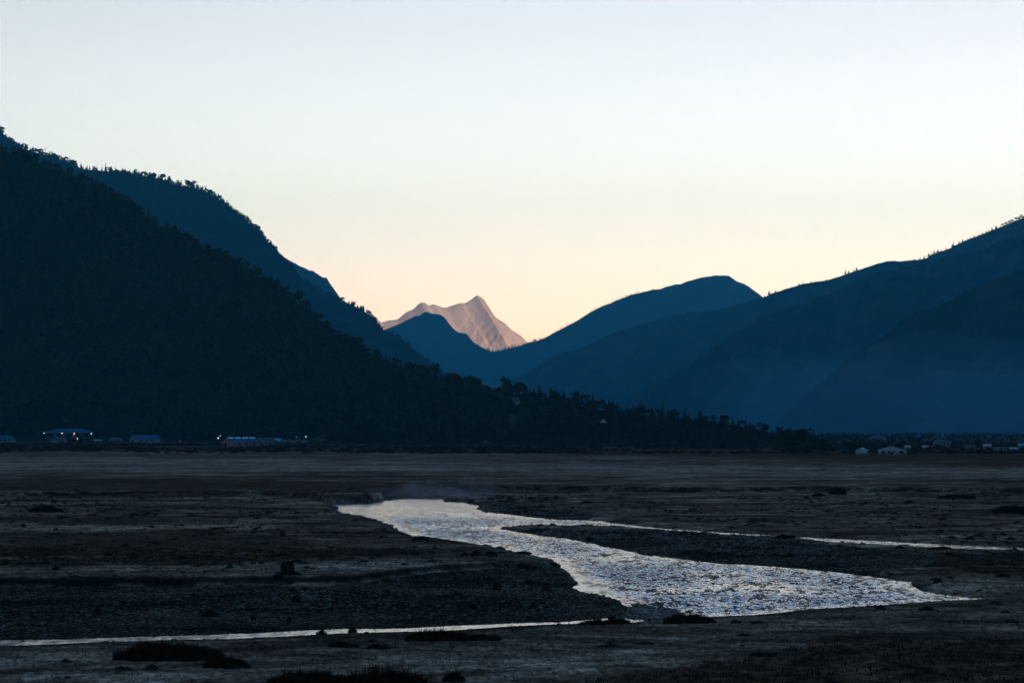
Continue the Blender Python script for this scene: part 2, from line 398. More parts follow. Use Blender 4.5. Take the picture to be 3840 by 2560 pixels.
Z_GRAVEL = [zone([(-900, 2195), (0, 2197), (680, 2193), (1280, 2190), (1420, 2172), (1560, 2150), (1760, 2136), (1900, 2124), (2070, 2118), (2200, 2180), (2420, 2290), (2300, 2330), (2000, 2345), (1300, 2368), (600, 2398), (0, 2412), (-900, 2440)]),
            zone([(1850, 1972), (2500, 1980), (3000, 2012), (3300, 2050), (3500, 2075), (3560, 2110), (3300, 2135), (3500, 2180), (3440, 2215), (3200, 2160), (2700, 2120), (2200, 2040)]),
            zone([(1640, 1872), (1900, 1880), (2080, 1905), (2230, 1935), (2270, 1955), (2050, 1950), (1800, 1920), (1780, 1905), (1800, 1895)])]
Z_SCRUB = [zone([(-900, 1995), (300, 1998), (700, 1985), (880, 2000), (1050, 2020), (1300, 2050), (1480, 2070), (1560, 2090), (1400, 2105), (1080, 2120), (900, 2150), (600, 2135), (300, 2145), (0, 2140), (-900, 2150)]),
           zone([(-300, 1945), (300, 1938), (560, 1932), (780, 1945), (600, 1958), (200, 1962), (-300, 1970)]),
           zone([(3100, 2062), (3500, 2070), (3900, 2080), (4500, 2090), (4500, 2150), (3600, 2150), (3300, 2110)]),
           zone([(3900, 2385), (3500, 2392), (3300, 2372), (3150, 2392), (2900, 2436), (2600, 2486), (2250, 2536), (2000, 2600), (1850, 2720), (5000, 2720), (5000, 2370)], 0.4),
           zone([(-500, 1796), (900, 1800), (1500, 1812), (1900, 1815), (1700, 1835), (1100, 1850), (400, 1850), (-500, 1850)], 1.0),
           zone([(3100, 1912), (3300, 1905), (3560, 1908), (3900, 1900), (4500, 1900), (4500, 1930), (3900, 1938), (3500, 1925)])]
Z_FROST = [zone([(-500, 1715), (900, 1720), (2200, 1745), (3900, 1760), (5000, 1760), (5000, 1800), (3000, 1795), (1500, 1775), (-500, 1770)], 1.0),
           zone([(2100, 1715), (2400, 1705), (3000, 1716), (2600, 1722), (2200, 1722)], 1.0),
           zone([(-300, 1975), (200, 1968), (600, 1965), (900, 1972), (700, 1984), (300, 1995), (-300, 1995)]),
           zone([(-300, 2540), (300, 2500), (1000, 2500), (1100, 2520), (1000, 2545), (400, 2600), (-300, 2600)], 0.5), zone([(1250, 2410), (1700, 2405), (2500, 2360), (2900, 2350), (2750, 2400), (2300, 2450), (2000, 2540), (1760, 2600), (1700, 2500), (1400, 2450)], 0.5),
           zone([(900, 2130), (1300, 2120), (1700, 2105), (1600, 2140), (1200, 2178), (500, 2185), (-300, 2190), (-300, 2150), (400, 2160)], 0.6)]
T_FAR = np.array([(-4000, 1866), (-300, 1864), (0, 1864), (350, 1860), (700, 1861), (1000, 1859), (1180, 1868), (1233, 1886), (1430, 1876), (1446, 1852), (1640, 1858), (1658, 1840), (1930, 1836), (2300, 1842), (2600, 1846), (3000, 1843), (3840, 1848), (8000, 1848)], float)
T_MID = np.array([(-4000, 2200), (0, 2200), (300, 2199), (680, 2196), (1280, 2193), (1420, 2175), (1560, 2152), (1760, 2138), (1900, 2128), (2080, 2118), (2200, 2050)], float)
T_BR = np.array([(-4000, 1712), (1200, 1694), (1900, 1702), (2560, 1722), (3200, 1740), (3840, 1752), (8000, 1760)], float)


def beyond(line, x, y, z, soft, wob):
    yy = np.maximum(y, 5.0)
    u = CX + F * x / yy
    d = (H - z) * F / (np.interp(u, line[:, 0], line[:, 1]) - HY)
    return np.clip((y - d * (1 + wob)) / soft, -1, 2)


def terrain(x, y):
    """height of the plain and what grows on it"""
    x = np.asarray(x, float); y = np.asarray(y, float)
    n_big = fbm(x * 0.05, y * 0.03, 3, 0.5, 1); n_mid = fbm(x * 0.35, y * 0.22, 4, 0.55, 2); n_sm = fbm(x * 1.7, y * 1.2, 3, 0.5, 3)
    near = (y > 60) & (y < 460)
    kw = np.clip((y - 108) / 60, 0.25, 0.5)
    wx = x + kw * (0.4 * n_sm + 0.5 * n_mid); wy = y + kw * (0.55 * n_sm + 0.7 * n_mid)
    sd = np.full(x.shape, 60.0)
    sd[near] = sdist(RIVER, wx[near], wy[near])
    for p in POOLS:
        q = near & (np.abs(y - p[:, 1].mean()) < 30)
        sd[q] = np.minimum(sd[q], sdist(p, x[q], y[q]))

    def zones(zs, soft=6.0):
        r = np.zeros(x.shape)
        for p in zs:
            q = (y > p[:, 1].min() - 40) & (y < p[:, 1].max() + 40)
            k = np.maximum(y[q], 60) / 150
            sdz = sdist(p, x[q] + k * 1.6 * n_mid[q] + k * 2.5 * n_big[q], y[q] + k * 5 * n_mid[q] + k * 6 * n_big[q])
            r[q] = np.maximum(r[q], smooth(0.5 - sdz / (soft * k)))
        return r
    gravel = zones(Z_GRAVEL, 1.2); scrub = zones(Z_SCRUB); frost = zones(Z_FROST)
    left = smooth((2200 - (CX + F * x / np.maximum(y, 5))) / 500)
    far = smooth(beyond(T_FAR, x, y, 0.35, 2.2, 0.004 * n_mid))
    mid_ = smooth(beyond(T_MID, x, y, 0.2, 1.0, 0.002 * n_mid)) * smooth((2110 - (CX + F * x / np.maximum(y, 5))) / 40)
    mid = mid_ * left * smooth((235 - y) / 80)
    brush = smooth(beyond(T_BR, x, y, 1.0, 12, 0.01 * n_big))
    scrub = np.maximum(scrub, 0.9 * smooth(beyond(T_BR, x, y, 1.0, 160, 0.02 * n_big)) * (beyond(T_BR, x, y, 1.0, 160, 0.02 * n_big) > 0))
    scarp = np.maximum((4 * far * (1 - far)) ** 0.45, (4 * mid_ * (1 - mid_)) ** 0.45 * left)
    z = 0.30 + 0.55 * mid * (1 - far) + 0.95 * far
    z = z - gravel * 0.12
    rough = 0.05 + 0.12 * scrub * (1 - far) + 0.03 * gravel
    z = z + rough * n_mid * 0.8 + 0.06 * n_big + 0.08 * n_sm * (1 - 0.5 * far)
    clod = smooth((fbm(x * 0.45, y * 0.3, 3, 0.55, 8) - 0.28) / 0.15) * (1 - far) * (y > 140)
    z = z + 0.16 * clod
    bankw = np.where(gravel > 0.5, 7.0, np.where(far > 0.5, 0.8, 2.2))
    fore = y < 150
    bankw = np.where(fore & (gravel < 0.5), 5.0, bankw)
    z = 0.02 + np.maximum(z - 0.02, 0.03) * smooth(np.clip(sd, 0, 99) / bankw) ** 0.8
    z = np.where(sd > 0, z + 0.02, -0.03 - np.minimum(0.6, -sd * 0.2))
    z = z + 8.0 * smooth((70 - y) / 80)
    # low hedge-bank in front of the far houses
    return z, gravel, np.maximum(scrub, 0.8 * clod), frost, scarp * (sd > 0), brush, sd


ncol, nrow = 1250, 860
s = np.linspace(-1, 1, ncol)
inv = np.concatenate([np.linspace(1 / 88.0, 1 / 2300.0, 760)])
rows = np.concatenate([np.concatenate([np.linspace(-11000, -200, 12), np.linspace(-120, 86, 28)]), 1 / inv, np.geomspace(2330, 23000, 70)])
core = np.where(np.abs(s) < 0.9, s / 0.9, np.sign(s) * (1 + (np.abs(s) - 0.9) * 10 * 2.2))
SX, YR = np.meshgrid(core, rows)
half = 10 + 0.285 * np.maximum(rows, 88)
GX = SX * half[:, None] * np.where(np.abs(SX) > 1, 1 + (np.abs(SX) - 1) * 0.9, 1)
GX = np.clip(GX, -12000, 12000)
GY = YR
gz, gravel, scrub, frost, scarp, brush, sdw = terrain(GX.ravel(), GY.ravel())


def ground_mat():
    m, nt, b = new_mat('river_plain')
    L = nt.links.new
    tc = N(nt, 'ShaderNodeTexCoord')

    def attr(n):
        a = N(nt, 'ShaderNodeAttribute'); a.attribute_name = n; return a.outputs['Fac']

    def noise(scale, detail=4, mp=None, rough=0.55):
        v = tc.outputs['Object']
        if mp:
            q = N(nt, 'ShaderNodeMapping'); q.inputs['Scale'].default_value = mp; L(v, q.inputs[0]); v = q.outputs[0]
        n = N(nt, 'ShaderNodeTexNoise'); n.inputs['Scale'].default_value = scale; n.inputs['Detail'].default_value = detail; n.inputs['Roughness'].default_value = rough
        L(v, n.inputs['Vector']); return n.outputs['Fac']

    def ramp(f, stops):
        r = N(nt, 'ShaderNodeValToRGB')
        while len(r.color_ramp.elements) < len(stops): r.color_ramp.elements.new(0.5)
        for e, (p, c) in zip(r.color_ramp.elements, stops): e.position = p; e.color = (*c, 1)
        L(f, r.inputs[0]); return r.outputs[0]

    def mix(f, a, c):
        r = N(nt, 'ShaderNodeMix'); r.data_type = 'RGBA'
        if isinstance(f, float): r.inputs['Factor'].default_value = f
        else: L(f, r.inputs['Factor'])
        L(a, r.inputs[6]); L(c, r.inputs[7]); return r.outputs[2]

    def mul(a, k):
        r = N(nt, 'ShaderNodeMath'); r.operation = 'MULTIPLY'; L(a, r.inputs[0])
        if isinstance(k, float): r.inputs[1].default_value = k
        else: L(k, r.inputs[1])
        return r.outputs[0]
    patch = noise(0.16, 8, (0.45, 0.6, 1), 0.68); fine = noise(2.6, 5, (1, 0.6, 1), 0.7)
    grass = ramp(patch, [(0.38, G_COL['grass_dark']), (0.5, G_COL['grass']), (0.62, G_COL['grass_pale'])])
    frostc = ramp(noise(0.5, 6, (1, 0.4, 1)), [(0.3, G_COL['grass']), (0.6, G_COL['frost'])])
    scrubc = ramp(noise(0.7, 6, None, 0.7), [(0.35, G_COL['scrub_dark']), (0.75, G_COL['scrub'])])
    vor = N(nt, 'ShaderNodeTexVoronoi'); vor.inputs['Scale'].default_value = 5.5
    L(tc.outputs['Object'], vor.inputs['Vector'])
    gravc = ramp(vor.outputs['Color'], [(0.25, G_COL['gravel_dark']), (0.75, G_COL['gravel']), (1.0, G_COL['gravel_pale'])])
    c = mix(mul(attr('frost'), ramp(noise(0.35, 7, (0.35, 0.7, 1), 0.65), [(0.36, (0, 0, 0)), (0.62, (0.9, 0.9, 0.9))])), grass, frostc)
    tuft = ramp(fine, [(0.36, (0.2, 0.19, 0.18)), (0.64, (1.45, 1.45, 1.45))])
    t = N(nt, 'ShaderNodeMix'); t.data_type = 'RGBA'; t.blend_type = 'MULTIPLY'; t.inputs['Factor'].default_value = 0.85
    L(c, t.inputs[6]); L(tuft, t.inputs[7]); c = t.outputs[2]
    band = ramp(noise(0.03, 8, (0.5, 1.3, 1), 0.65), [(0.36, (0.5, 0.46, 0.43)), (0.62, (1.35, 1.33, 1.3))])
    t2 = N(nt, 'ShaderNodeMix'); t2.data_type = 'RGBA'; t2.blend_type = 'MULTIPLY'; t2.inputs['Factor'].default_value = 0.9
    L(c, t2.inputs[6]); L(band, t2.inputs[7]); c = t2.outputs[2]
    streak = ramp(noise(0.5, 6, (0.5, 0.9, 1), 0.6), [(0.4, (0.4, 0.38, 0.36)), (0.6, (1.4, 1.4, 1.4))])
    t3 = N(nt, 'ShaderNodeMix'); t3.data_type = 'RGBA'; t3.blend_type = 'MULTIPLY'; t3.inputs['Factor'].default_value = 0.85
    L(c, t3.inputs[6]); L(streak, t3.inputs[7]); c = t3.outputs[2]
    c = mix(mul(attr('scrub'), ramp(noise(0.6, 6, (0.4, 0.8, 1), 0.65), [(0.34, (0.35, 0.35, 0.35)), (0.55, (0.97, 0.97, 0.97))])), c, scrubc)
    c = mix(mul(attr('brush'), ramp(noise(0.05, 6, (0.35, 1, 1)), [(0.42, (0, 0, 0)), (0.55, (1, 1, 1))])), c, scrubc)
    sand = ramp(noise(0.12, 6, (0.6, 0.9, 1), 0.6), [(0.4, (0.45, 0.42, 0.4)), (0.66, (1.9, 1.75, 1.6))])
    t4 = N(nt, 'ShaderNodeMix'); t4.data_type = 'RGBA'; t4.blend_type = 'MULTIPLY'; t4.inputs['Factor'].default_value = 0.9
    L(gravc, t4.inputs[6]); L(sand, t4.inputs[7]); gravc = t4.outputs[2]
    c = mix(attr('gravel'), c, gravc)
    soil = ramp(noise(2.0, 4), [(0.3, G_COL['soil_dark']), (0.8, G_COL['soil'])])
    c = mix(attr('scarp'), c, soil)
    L(c, b.inputs['Base Color'])
    b.inputs['Roughness'].default_value = 0.95; b.inputs['Specular IOR Level'].default_value = 0.0
    bp = N(nt, 'ShaderNodeBump'); bp.inputs['Strength'].default_value = 0.7; bp.inputs['Distance'].default_value = 0.12
    L(fine, bp.inputs['Height']); L(bp.outputs[0], b.inputs['Normal'])
    return m


G_COL = dict(grass_dark=(0.0774, 0.0450, 0.0306), grass=(0.1590, 0.0988, 0.0692), grass_pale=(0.3041, 0.2063, 0.1497), frost=(0.4424, 0.3187, 0.2439),
             scrub_dark=(0.022, 0.0125, 0.0085), scrub=(0.1244, 0.0600, 0.0352), gravel_dark=(0.010, 0.0082, 0.0068), gravel=(0.042, 0.032, 0.025), gravel_pale=(0.19, 0.165, 0.145),
             soil_dark=(0.007, 0.0050, 0.004), soil=(0.020, 0.014, 0.011))
ground_me = mesh('ground', np.stack([GX.ravel(), GY.ravel(), gz], -1), grid_faces(ncol, len(rows)), ground_mat(), True,
                 dict(gravel=gravel, scrub=scrub, frost=frost, scarp=scarp, brush=brush))
tag(obj('ground', ground_me), kind='structure')

# ---------------------------------------------------------------- water
def water_mat():
    m, nt, b = new_mat('river_water')
    L = nt.links.new
    tc = N(nt, 'ShaderNodeTexCoord')
    b.inputs['Base Color'].default_value = (0.008, 0.026, 0.05, 1)
    b.inputs['Specular Tint'].default_value = (0.84, 0.93, 1.0, 1); b.inputs['IOR'].default_value = 1.42; b.inputs['Roughness'].default_value = 0.27
    at_ = N(nt, 'ShaderNodeAttribute'); at_.attribute_name = 'chop'

    def wave(scale, mp, detail, amp):
        q = N(nt, 'ShaderNodeMapping'); q.inputs['Scale'].default_value = mp; q.inputs['Rotation'].default_value = (0, 0, R(-14)); L(tc.outputs['Object'], q.inputs[0])
        n = N(nt, 'ShaderNodeTexNoise'); n.inputs['Scale'].default_value = scale; n.inputs['Detail'].default_value = detail; n.inputs['Roughness'].default_value = 0.6
        L(q.outputs[0], n.inputs['Vector'])
        s_ = N(nt, 'ShaderNodeVectorMath', operation='SUBTRACT'); L(n.outputs['Color'], s_.inputs[0]); s_.inputs[1].default_value = (0.5, 0.5, 0.5)
        k = N(nt, 'ShaderNodeVectorMath', operation='MULTIPLY'); L(s_.outputs[0], k.inputs[0]); k.inputs[1].default_value = (amp[0], amp[1], 0)
        return k.outputs[0]
    chop = N(nt, 'ShaderNodeVectorMath', operation='ADD')
    L(wave(1.0, (2.2, 1.05, 1), 2.4, (0.75, 1.8)), chop.inputs[0]); L(wave(1.0, (0.6, 0.3, 1), 2, (0.2, 0.9)), chop.inputs[1])
    sc = N(nt, 'ShaderNodeVectorMath', operation='SCALE'); L(chop.outputs[0], sc.inputs[0]); 
    q = N(nt, 'ShaderNodeMapping'); q.inputs['Scale'].default_value = (0.10, 0.05, 1); q.inputs['Rotation'].default_value = (0, 0, R(-20)); L(tc.outputs['Object'], q.inputs[0])
    st_ = N(nt, 'ShaderNodeTexNoise'); st_.inputs['Scale'].default_value = 1.0; st_.inputs['Detail'].default_value = 5; L(q.outputs[0], st_.inputs['Vector'])
    sr = N(nt, 'ShaderNodeMapRange'); L(st_.outputs['Fac'], sr.inputs[0]); sr.inputs['From Min'].default_value = 0.36; sr.inputs['From Max'].default_value = 0.64; sr.inputs['To Min'].default_value = 0.3; sr.inputs['To Max'].default_value = 1.7
    mm = N(nt, 'ShaderNodeMath'); mm.operation = 'MULTIPLY'; L(at_.outputs['Fac'], mm.inputs[0]); L(sr.outputs[0], mm.inputs[1]); L(mm.outputs[0], sc.inputs['Scale'])
    calm = wave(1.0, (1.2, 0.8, 1), 3, (0.05, 0.14))
    a1 = N(nt, 'ShaderNodeVectorMath', operation='ADD'); L(sc.outputs[0], a1.inputs[0]); L(calm, a1.inputs[1])
    a2 = N(nt, 'ShaderNodeVectorMath', operation='ADD'); L(a1.outputs[0], a2.inputs[0]); a2.inputs[1].default_value = (0, 0, 1)
    nn = N(nt, 'ShaderNodeVectorMath', operation='NORMALIZE'); L(a2.outputs[0], nn.inputs[0])
    L(nn.outputs[0], b.inputs['Normal'])
    ro = N(nt, 'ShaderNodeMapRange'); L(at_.outputs['Fac'], ro.inputs[0]); ro.inputs['To Min'].default_value = 0.17; ro.inputs['To Max'].default_value = 0.09
    L(ro.outputs[0], b.inputs['Roughness'])
    return m


wu = np.linspace(-1, 1, 360); wr = 1 / np.linspace(1 / 92.0, 1 / 420.0, 420)
WU, WY = np.meshgrid(wu, wr); WX = WU * (14 + 0.33 * WY)
pu = CX + F * WX / WY; pv = HY + F * H / WY
chop = smooth((pv - 1915) / 45)                                          # the far reach lies calm
side = smooth((pu - 2280) / 150) * smooth((2085 + 0 * pv - pv) / 10) * (pv < 1985 + (pu - 2400) * 0.075)
nearch = smooth((pv - (2328 - np.maximum(pu - 2300, 0) * 0.06)) / 10)
edge = smooth((pv - (1902 + np.maximum(pu - 1700, 0) * 0.0)) / 60)
tongue = smooth(fbm(WX * 0.05, WY * 0.03, 3, 0.5, 21) * 1.5 + 0.75)
wsd = -sdist(RIVER, WX, WY)
chop = chop * smooth(wsd / 5 + 0.15) * (0.6 + 0.4 * tongue) * (1 - 0.85 * side) * (1 - 0.85 * nearch)
water_me = mesh('water', np.stack([WX, WY, 0 * WX], -1).reshape(-1, 3), grid_faces(360, 420), water_mat(), True, dict(chop=chop))
tag(obj('water', water_me), kind='structure')
# ================================================================ trees
def conifer_proto(seed, tiers=5, pts=8, width=0.17, gap=0.0):
    r = np.random.default_rng(seed); V = []; T = []
    for k in range(tiers):
        f = k / tiers
        if k and r.random() < gap: continue
        z0 = 0.10 + 0.80 * f; top = min(1.0, z0 + 0.34 * (1 - 0.35 * f))
        rad = width * (1 - f) ** 0.8 + 0.025
        b = len(V); V.append((r.normal(0, 0.008), r.normal(0, 0.008), top))
        for j in range(pts * 2):
            a = math.pi * j / pts + r.uniform(-0.15, 0.15)
            q = rad * (r.uniform(0.75, 1.25) if j % 2 == 0 else r.uniform(0.3, 0.55))
            V.append((q * math.cos(a), q * math.sin(a), z0 - (0.05 if j % 2 == 0 else -0.03) + r.uniform(-0.02, 0.02)))
        for j in range(pts * 2):
            T.append((b, b + 1 + j, b + 1 + (j + 1) % (pts * 2)))
    return np.array(V), np.array(T)


def leaf_proto(seed, lobes=5, leaves=60, size=0.13, w=0.38, zlo=0.25, umbrella=False):
    """a crown of separate leaf sprays spread through several uneven lobes, unit height"""
    r = np.random.default_rng(seed); V = []; T = []
    L = []
    for k in range(lobes):
        a = r.uniform(0, 2 * math.pi); q = w * 0.55 * r.random() ** 0.5
        z = r.uniform(zlo + 0.2, 0.82) if not umbrella else r.uniform(0.74, 0.86)
        s_ = r.uniform(0.6, 1.0) * w * (0.62 if not umbrella else 0.55)
        L.append((q * math.cos(a), q * math.sin(a), z, s_))
    L.append((0, 0, 0.82, w * 0.5))
    L = np.array(L); p = L[:, 3] ** 2 / np.sum(L[:, 3] ** 2)
    for k in range(leaves):
        c = L[r.choice(len(L), p=p)]
        d = r.normal(size=3); d /= np.linalg.norm(d)
        pos = c[:3] + d * c[3] * (r.uniform(0.45, 1.05)) * np.array([1, 1, 0.62])
        pos[2] = min(max(pos[2], 0.06), 1.0)
        n = d + r.normal(size=3) * 0.6; n /= np.linalg.norm(n)
        a = np.cross(n, r.normal(size=3)); a /= np.linalg.norm(a); b = np.cross(n, a)
        s_ = size * r.uniform(0.6, 1.3); i = len(V)
        V += [tuple(pos - a * s_ * 0.6), tuple(pos + a * s_ * 0.6), tuple(pos + b * s_), tuple(pos - b * s_ * 0.8)]
        T += [(i, i + 1, i + 2), (i + 1, i, i + 3)]
    return np.array(V), np.array(T)


def project(P):
    return CX + F * P[..., 0] / P[..., 1], HY - F * (P[..., 2] - H) / P[..., 1]


def on_face(face, count, seed, lo=0.0, hi=1.0):
    """random points spread evenly over a hill's front face (foot row 0, crest row last)"""
    r = np.random.default_rng(seed); nv, n = face.shape[:2]
    a = np.linalg.norm(np.cross(face[1:, :-1] - face[:-1, :-1], face[:-1, 1:] - face[:-1, :-1]), axis=-1)
    rowf = (np.arange(nv - 1) + 0.5) / (nv - 1); a = a * ((rowf >= lo) & (rowf <= hi))[:, None]
    px_, _ = project(face[:-1, :-1]); a = a * ((px_ > -260) & (px_ < 4100))
    cdf = np.cumsum(a.ravel()); k = np.searchsorted(cdf, r.random(count) * cdf[-1])
    i, j = np.unravel_index(np.minimum(k, a.size - 1), a.shape)
    u, v = r.random(count)[:, None], r.random(count)[:, None]
    return (face[i, j] * (1 - u) * (1 - v) + face[i + 1, j] * u * (1 - v) + face[i, j + 1] * (1 - u) * v + face[i + 1, j + 1] * u * v)


GLADES = [(1802, 1447, 36, 12, 0.13), (1866, 1458, 38, 11, 0), (1846, 1478, 30, 10, 0.12), (1937, 1514, 16, 14, 0), (2262, 1588, 13, 13, 0), (1870, 1500, 8, 16, -0.7)]     # clearings round the hilltop terraces


def in_scar(P, grow=1.0):
    x, y = project(P); r = np.zeros(x.shape, bool)
    for cx_, cy_, rx, ry, tilt in SCARS + GLADES:
        dx, dy = x - cx_, y - cy_
        a, b = dx * math.cos(tilt) + dy * math.sin(tilt), -dx * math.sin(tilt) + dy * math.cos(tilt)
        r |= (a / (rx * grow)) ** 2 + (b / (ry * grow)) ** 2 < 1.1
    return r


LEAFY = [leaf_proto(40 + k, lobes=4, leaves=34, size=0.17, w=0.42) for k in range(6)]
CON = [conifer_proto(60 + k) for k in range(4)]

# forest of the near hill
P = on_face(FE, 15000, 1)
P = P[~in_scar(P, 1.25)]
pxe, pye = project(P)
# a few thin places and glades
gl = fbm(P[:, 0] * 0.012, P[:, 1] * 0.008 + P[:, 2] * 0.01, 3, 0.5, 55)
P = P[(gl < 0.42) & (project(P)[0] < 3060)]
h = rng.uniform(6, 15, len(P)) * (1 + 0.35 * (rng.random(len(P)) < 0.08)) * np.interp(project(P)[0], [0, 1500, 2300, 2900], [1.0, 0.92, 0.78, 0.42])
wide = h * rng.uniform(0.85, 1.25, len(P))
which = rng.integers(0, 12, len(P)); which = np.where(which > 5, which % 3 + 6, which)
P[:, 2] -= 0.4
fo = obj('forest', scatter('forest', LEAFY + CON[:3], P, np.stack([wide, wide, h], 1), rng.uniform(0, 6.28, len(P)), which, M['leaves']))
tag(fo, 'dense dark forest covering the nearest hillside', 'forest', kind='stuff')
# conifer forest of the second hill
P = np.concatenate([on_face(FD, 9500, 2, 0.25, 1.0), on_face(FD, 3500, 22, 0.82, 1.0)]); h = rng.uniform(11, 23, len(P)); wd = h * rng.uniform(0.9, 1.7, len(P)); P[:, 2] -= 0.5
fo = obj('forest', scatter('forest', CON[:3] + LEAFY[:2], P, np.stack([wd, wd, h], 1), rng.uniform(0, 6.28, len(P)), rng.integers(0, 5, len(P)), M['needles']))
tag(fo, 'conifer forest on the second, taller hill', 'forest', kind='stuff')
# thin woods on the hazy range
P = on_face(FG1, 9000, 3, 0.15, 0.995); h = rng.uniform(6, 15, len(P)); P[:, 2] -= 0.5
fo = obj('forest', scatter('forest', CON[:2] + LEAFY[2:4], P, np.stack([h * 1.3, h * 1.3, h], 1), rng.uniform(0, 6.28, len(P)), rng.integers(0, 4, len(P)), M['needles']))
tag(fo, 'thin woodland scattered over the long hazy range', 'forest', kind='stuff')
for face, cnt, hm, lab in ((FG2, 6000, 15, 'dark woodland on the middle spur of the hazy range'), (FG3, 7000, 12, 'dark woodland on the nearest spur of the hazy range')):
    P = on_face(face, cnt, 40 + hm, 0.05, 1.0); cl = fbm(P[:, 0] * 0.003, P[:, 2] * 0.006, 4, 0.55, hm); P = P[cl > -0.12]
    h = rng.uniform(0.5, 1.1, len(P)) * hm; P[:, 2] -= 0.5
    fo = obj('forest', scatter('forest', CON[:3] + LEAFY[2:5], P, np.stack([h * 1.3, h * 1.3, h], 1), rng.uniform(0, 6.28, len(P)), rng.integers(0, 6, len(P)), M['needles']))
    tag(fo, lab, 'forest', kind='stuff')
# trees strung along the far saddle
rx, ry, rd = RIDGES['middle_range']
q = np.sort(rng.uniform(1830, 2420, 190)); q = q[rng.random(190) < 0.35 + 0.65 * (q < 2040)]
P = np.stack([at(x, np.interp(x, rx, ry), float(np.interp(x, rx, rd)) - 10) for x in q]); h = rng.uniform(10, 21, len(P)); P[:, 2] -= 1
fo = obj('forest', scatter('forest', CON[:2] + LEAFY[2:4], P, np.stack([h * 1.1, h * 1.1, h], 1), rng.uniform(0, 6.28, len(P)), rng.integers(0, 4, len(P)), M['needles']))
tag(fo, 'tiny far trees strung along the saddle below the peak', 'forest', kind='stuff')


# ---- single trees that stand out
def trunk_mesh(name, h, r0, lean=0.0, limbs=0, seed=0, split=0.5):
    r = np.random.default_rng(seed); g = Geo()
    g.tube([(0, 0, -0.6), (lean * 0.1, 0, h * 0.33), (lean * 0.5, 0, h * 0.66), (lean, 0, h * 0.92)], [r0, r0 * 0.8, r0 * 0.5, r0 * 0.15], 7)
    for k in range(limbs):
        z = h * r.uniform(split, 0.8); a = r.uniform(0, 6.28); q = h * r.uniform(0.14, 0.28)
        g.tube([(0, 0, z), (q * 0.5 * math.cos(a), q * 0.5 * math.sin(a), z + q * 0.4), (q * math.cos(a), q * math.sin(a), z + q * 0.6)], [r0 * 0.4, r0 * 0.25, r0 * 0.06], 5)
    return g.mesh(name, M['bark'], True)


def tree_master(name, crown, trunk):
    return (name, crown, trunk)


def new_tree(kind, loc, label, group, scale, rz):
    name, crown, trunk = kind
    e = empty(name, loc, label, 'tree', group, rz)
    e.scale = scale if isinstance(scale, tuple) else (scale,) * 3
    obj('crown', crown, e); obj('trunk', trunk, e)
    return e


def crown_me(name, proto, mat):
    return mesh(name, proto[0], proto[1], mat, False)


K_CON = [('conifer_tree', crown_me('conifer_crown', conifer_proto(100 + k, 9, 9, [0.16, 0.2, 0.13][k], 0.05), M['needles']), trunk_mesh('conifer_trunk', 0.95, 0.022, 0, 0, k)) for k in range(3)]
K_SPIN = [('conifer_tree', crown_me('sparse_conifer_crown', conifer_proto(120 + k, 8, 6, 0.13, 0.35), M['needles']), trunk_mesh('sparse_conifer_trunk', 1.0, 0.02, 0.0, 5, 9 + k, 0.4)) for k in range(2)]
K_CEDAR = [('cedar_tree', crown_me('cedar_crown', conifer_proto(140, 4, 8, 0.3, 0.0), M['needles']), trunk_mesh('cedar_trunk', 0.95, 0.03, 0, 4, 3, 0.3))]
K_ROUND = [('broadleaf_tree', crown_me('broadleaf_crown', leaf_proto(150 + k, 8, 420, 0.075, 0.46, 0.12), M['leaves']), trunk_mesh('broadleaf_trunk', 0.8, 0.035, 0.02, 6, 20 + k, 0.3)) for k in range(4)]
K_PINE = [('pine_tree', crown_me('pine_crown', leaf_proto(160 + k, 5, 220, 0.075, 0.36, 0.3, True), M['needles']), trunk_mesh('pine_trunk', 0.85, 0.028, 0.02, 5, 30 + k, 0.55)) for k in range(2)]


def skyline(ridge, spots, m_px, kinds, label, group, sink=0.4, back=0.0):
    rx, ry, rd = RIDGES[ridge]
    for i, s_ in enumerate(spots):
        x, hp = s_[0], s_[1]
        kd = kinds[s_[2]] if len(s_) > 2 else kinds[i % len(kinds)]
        d = float(np.interp(x, rx, rd)) - back
        p = at(x, float(np.interp(x, rx, ry)), d); p[2] -= sink + (1.5 if ridge == 'right_range' else 0.0)
        h_ = hp / F * d
        wv = random.uniform(0.9, 1.3) * (1.35 if ridge == 'right_range' else 1.0)
        new_tree(kd, tuple(p), label, group, (h_ * wv, h_ * wv, h_), random.uniform(0, 6.28))


c1 = [85, 190, 262, 318, 345, 375, 420, 485, 545, 585, 685, 715, 770, 845, 930, 970, 1010, 1040, 1070, 1130, 1200, 1235, 1280, 1335, 1405, 1590, 1690, 1730, 1790, 1845, 1890, 1912, 1960, 2000, 2020, 2060, 2115, 2140, 2330]
hp1 = [14, 22, 20, 24, 17, 20, 15, 19, 14, 20, 18, 22, 12, 16, 14, 16, 18, 9, 9, 10, 18, 16, 14, 17, 16, 17, 20, 17, 16, 16, 15, 17, 17, 20, 18, 18, 20, 16, 16]
spots = [(a / 3.675, b * 1.05) for a, b in zip(c1, hp1)]
c2 = [345, 605, 655, 695, 750, 820, 845, 890, 915, 955, 1030, 1045, 1110, 1150, 1180, 1240, 1300, 1345, 1365, 1430, 1445, 1485, 1520, 1555, 1585, 1705, 1760, 1825, 1880, 1920, 1950]
hp2 = [24, 18, 17, 18, 19, 20, 22, 22, 19, 22, 14, 14, 18, 14, 14, 16, 20, 22, 20, 24, 22, 22, 17, 16, 18, 20, 15, 19, 14, 24, 20]
spots += [(600 + a / 4.356, b * 1.05) for a, b in zip(c2, hp2)]
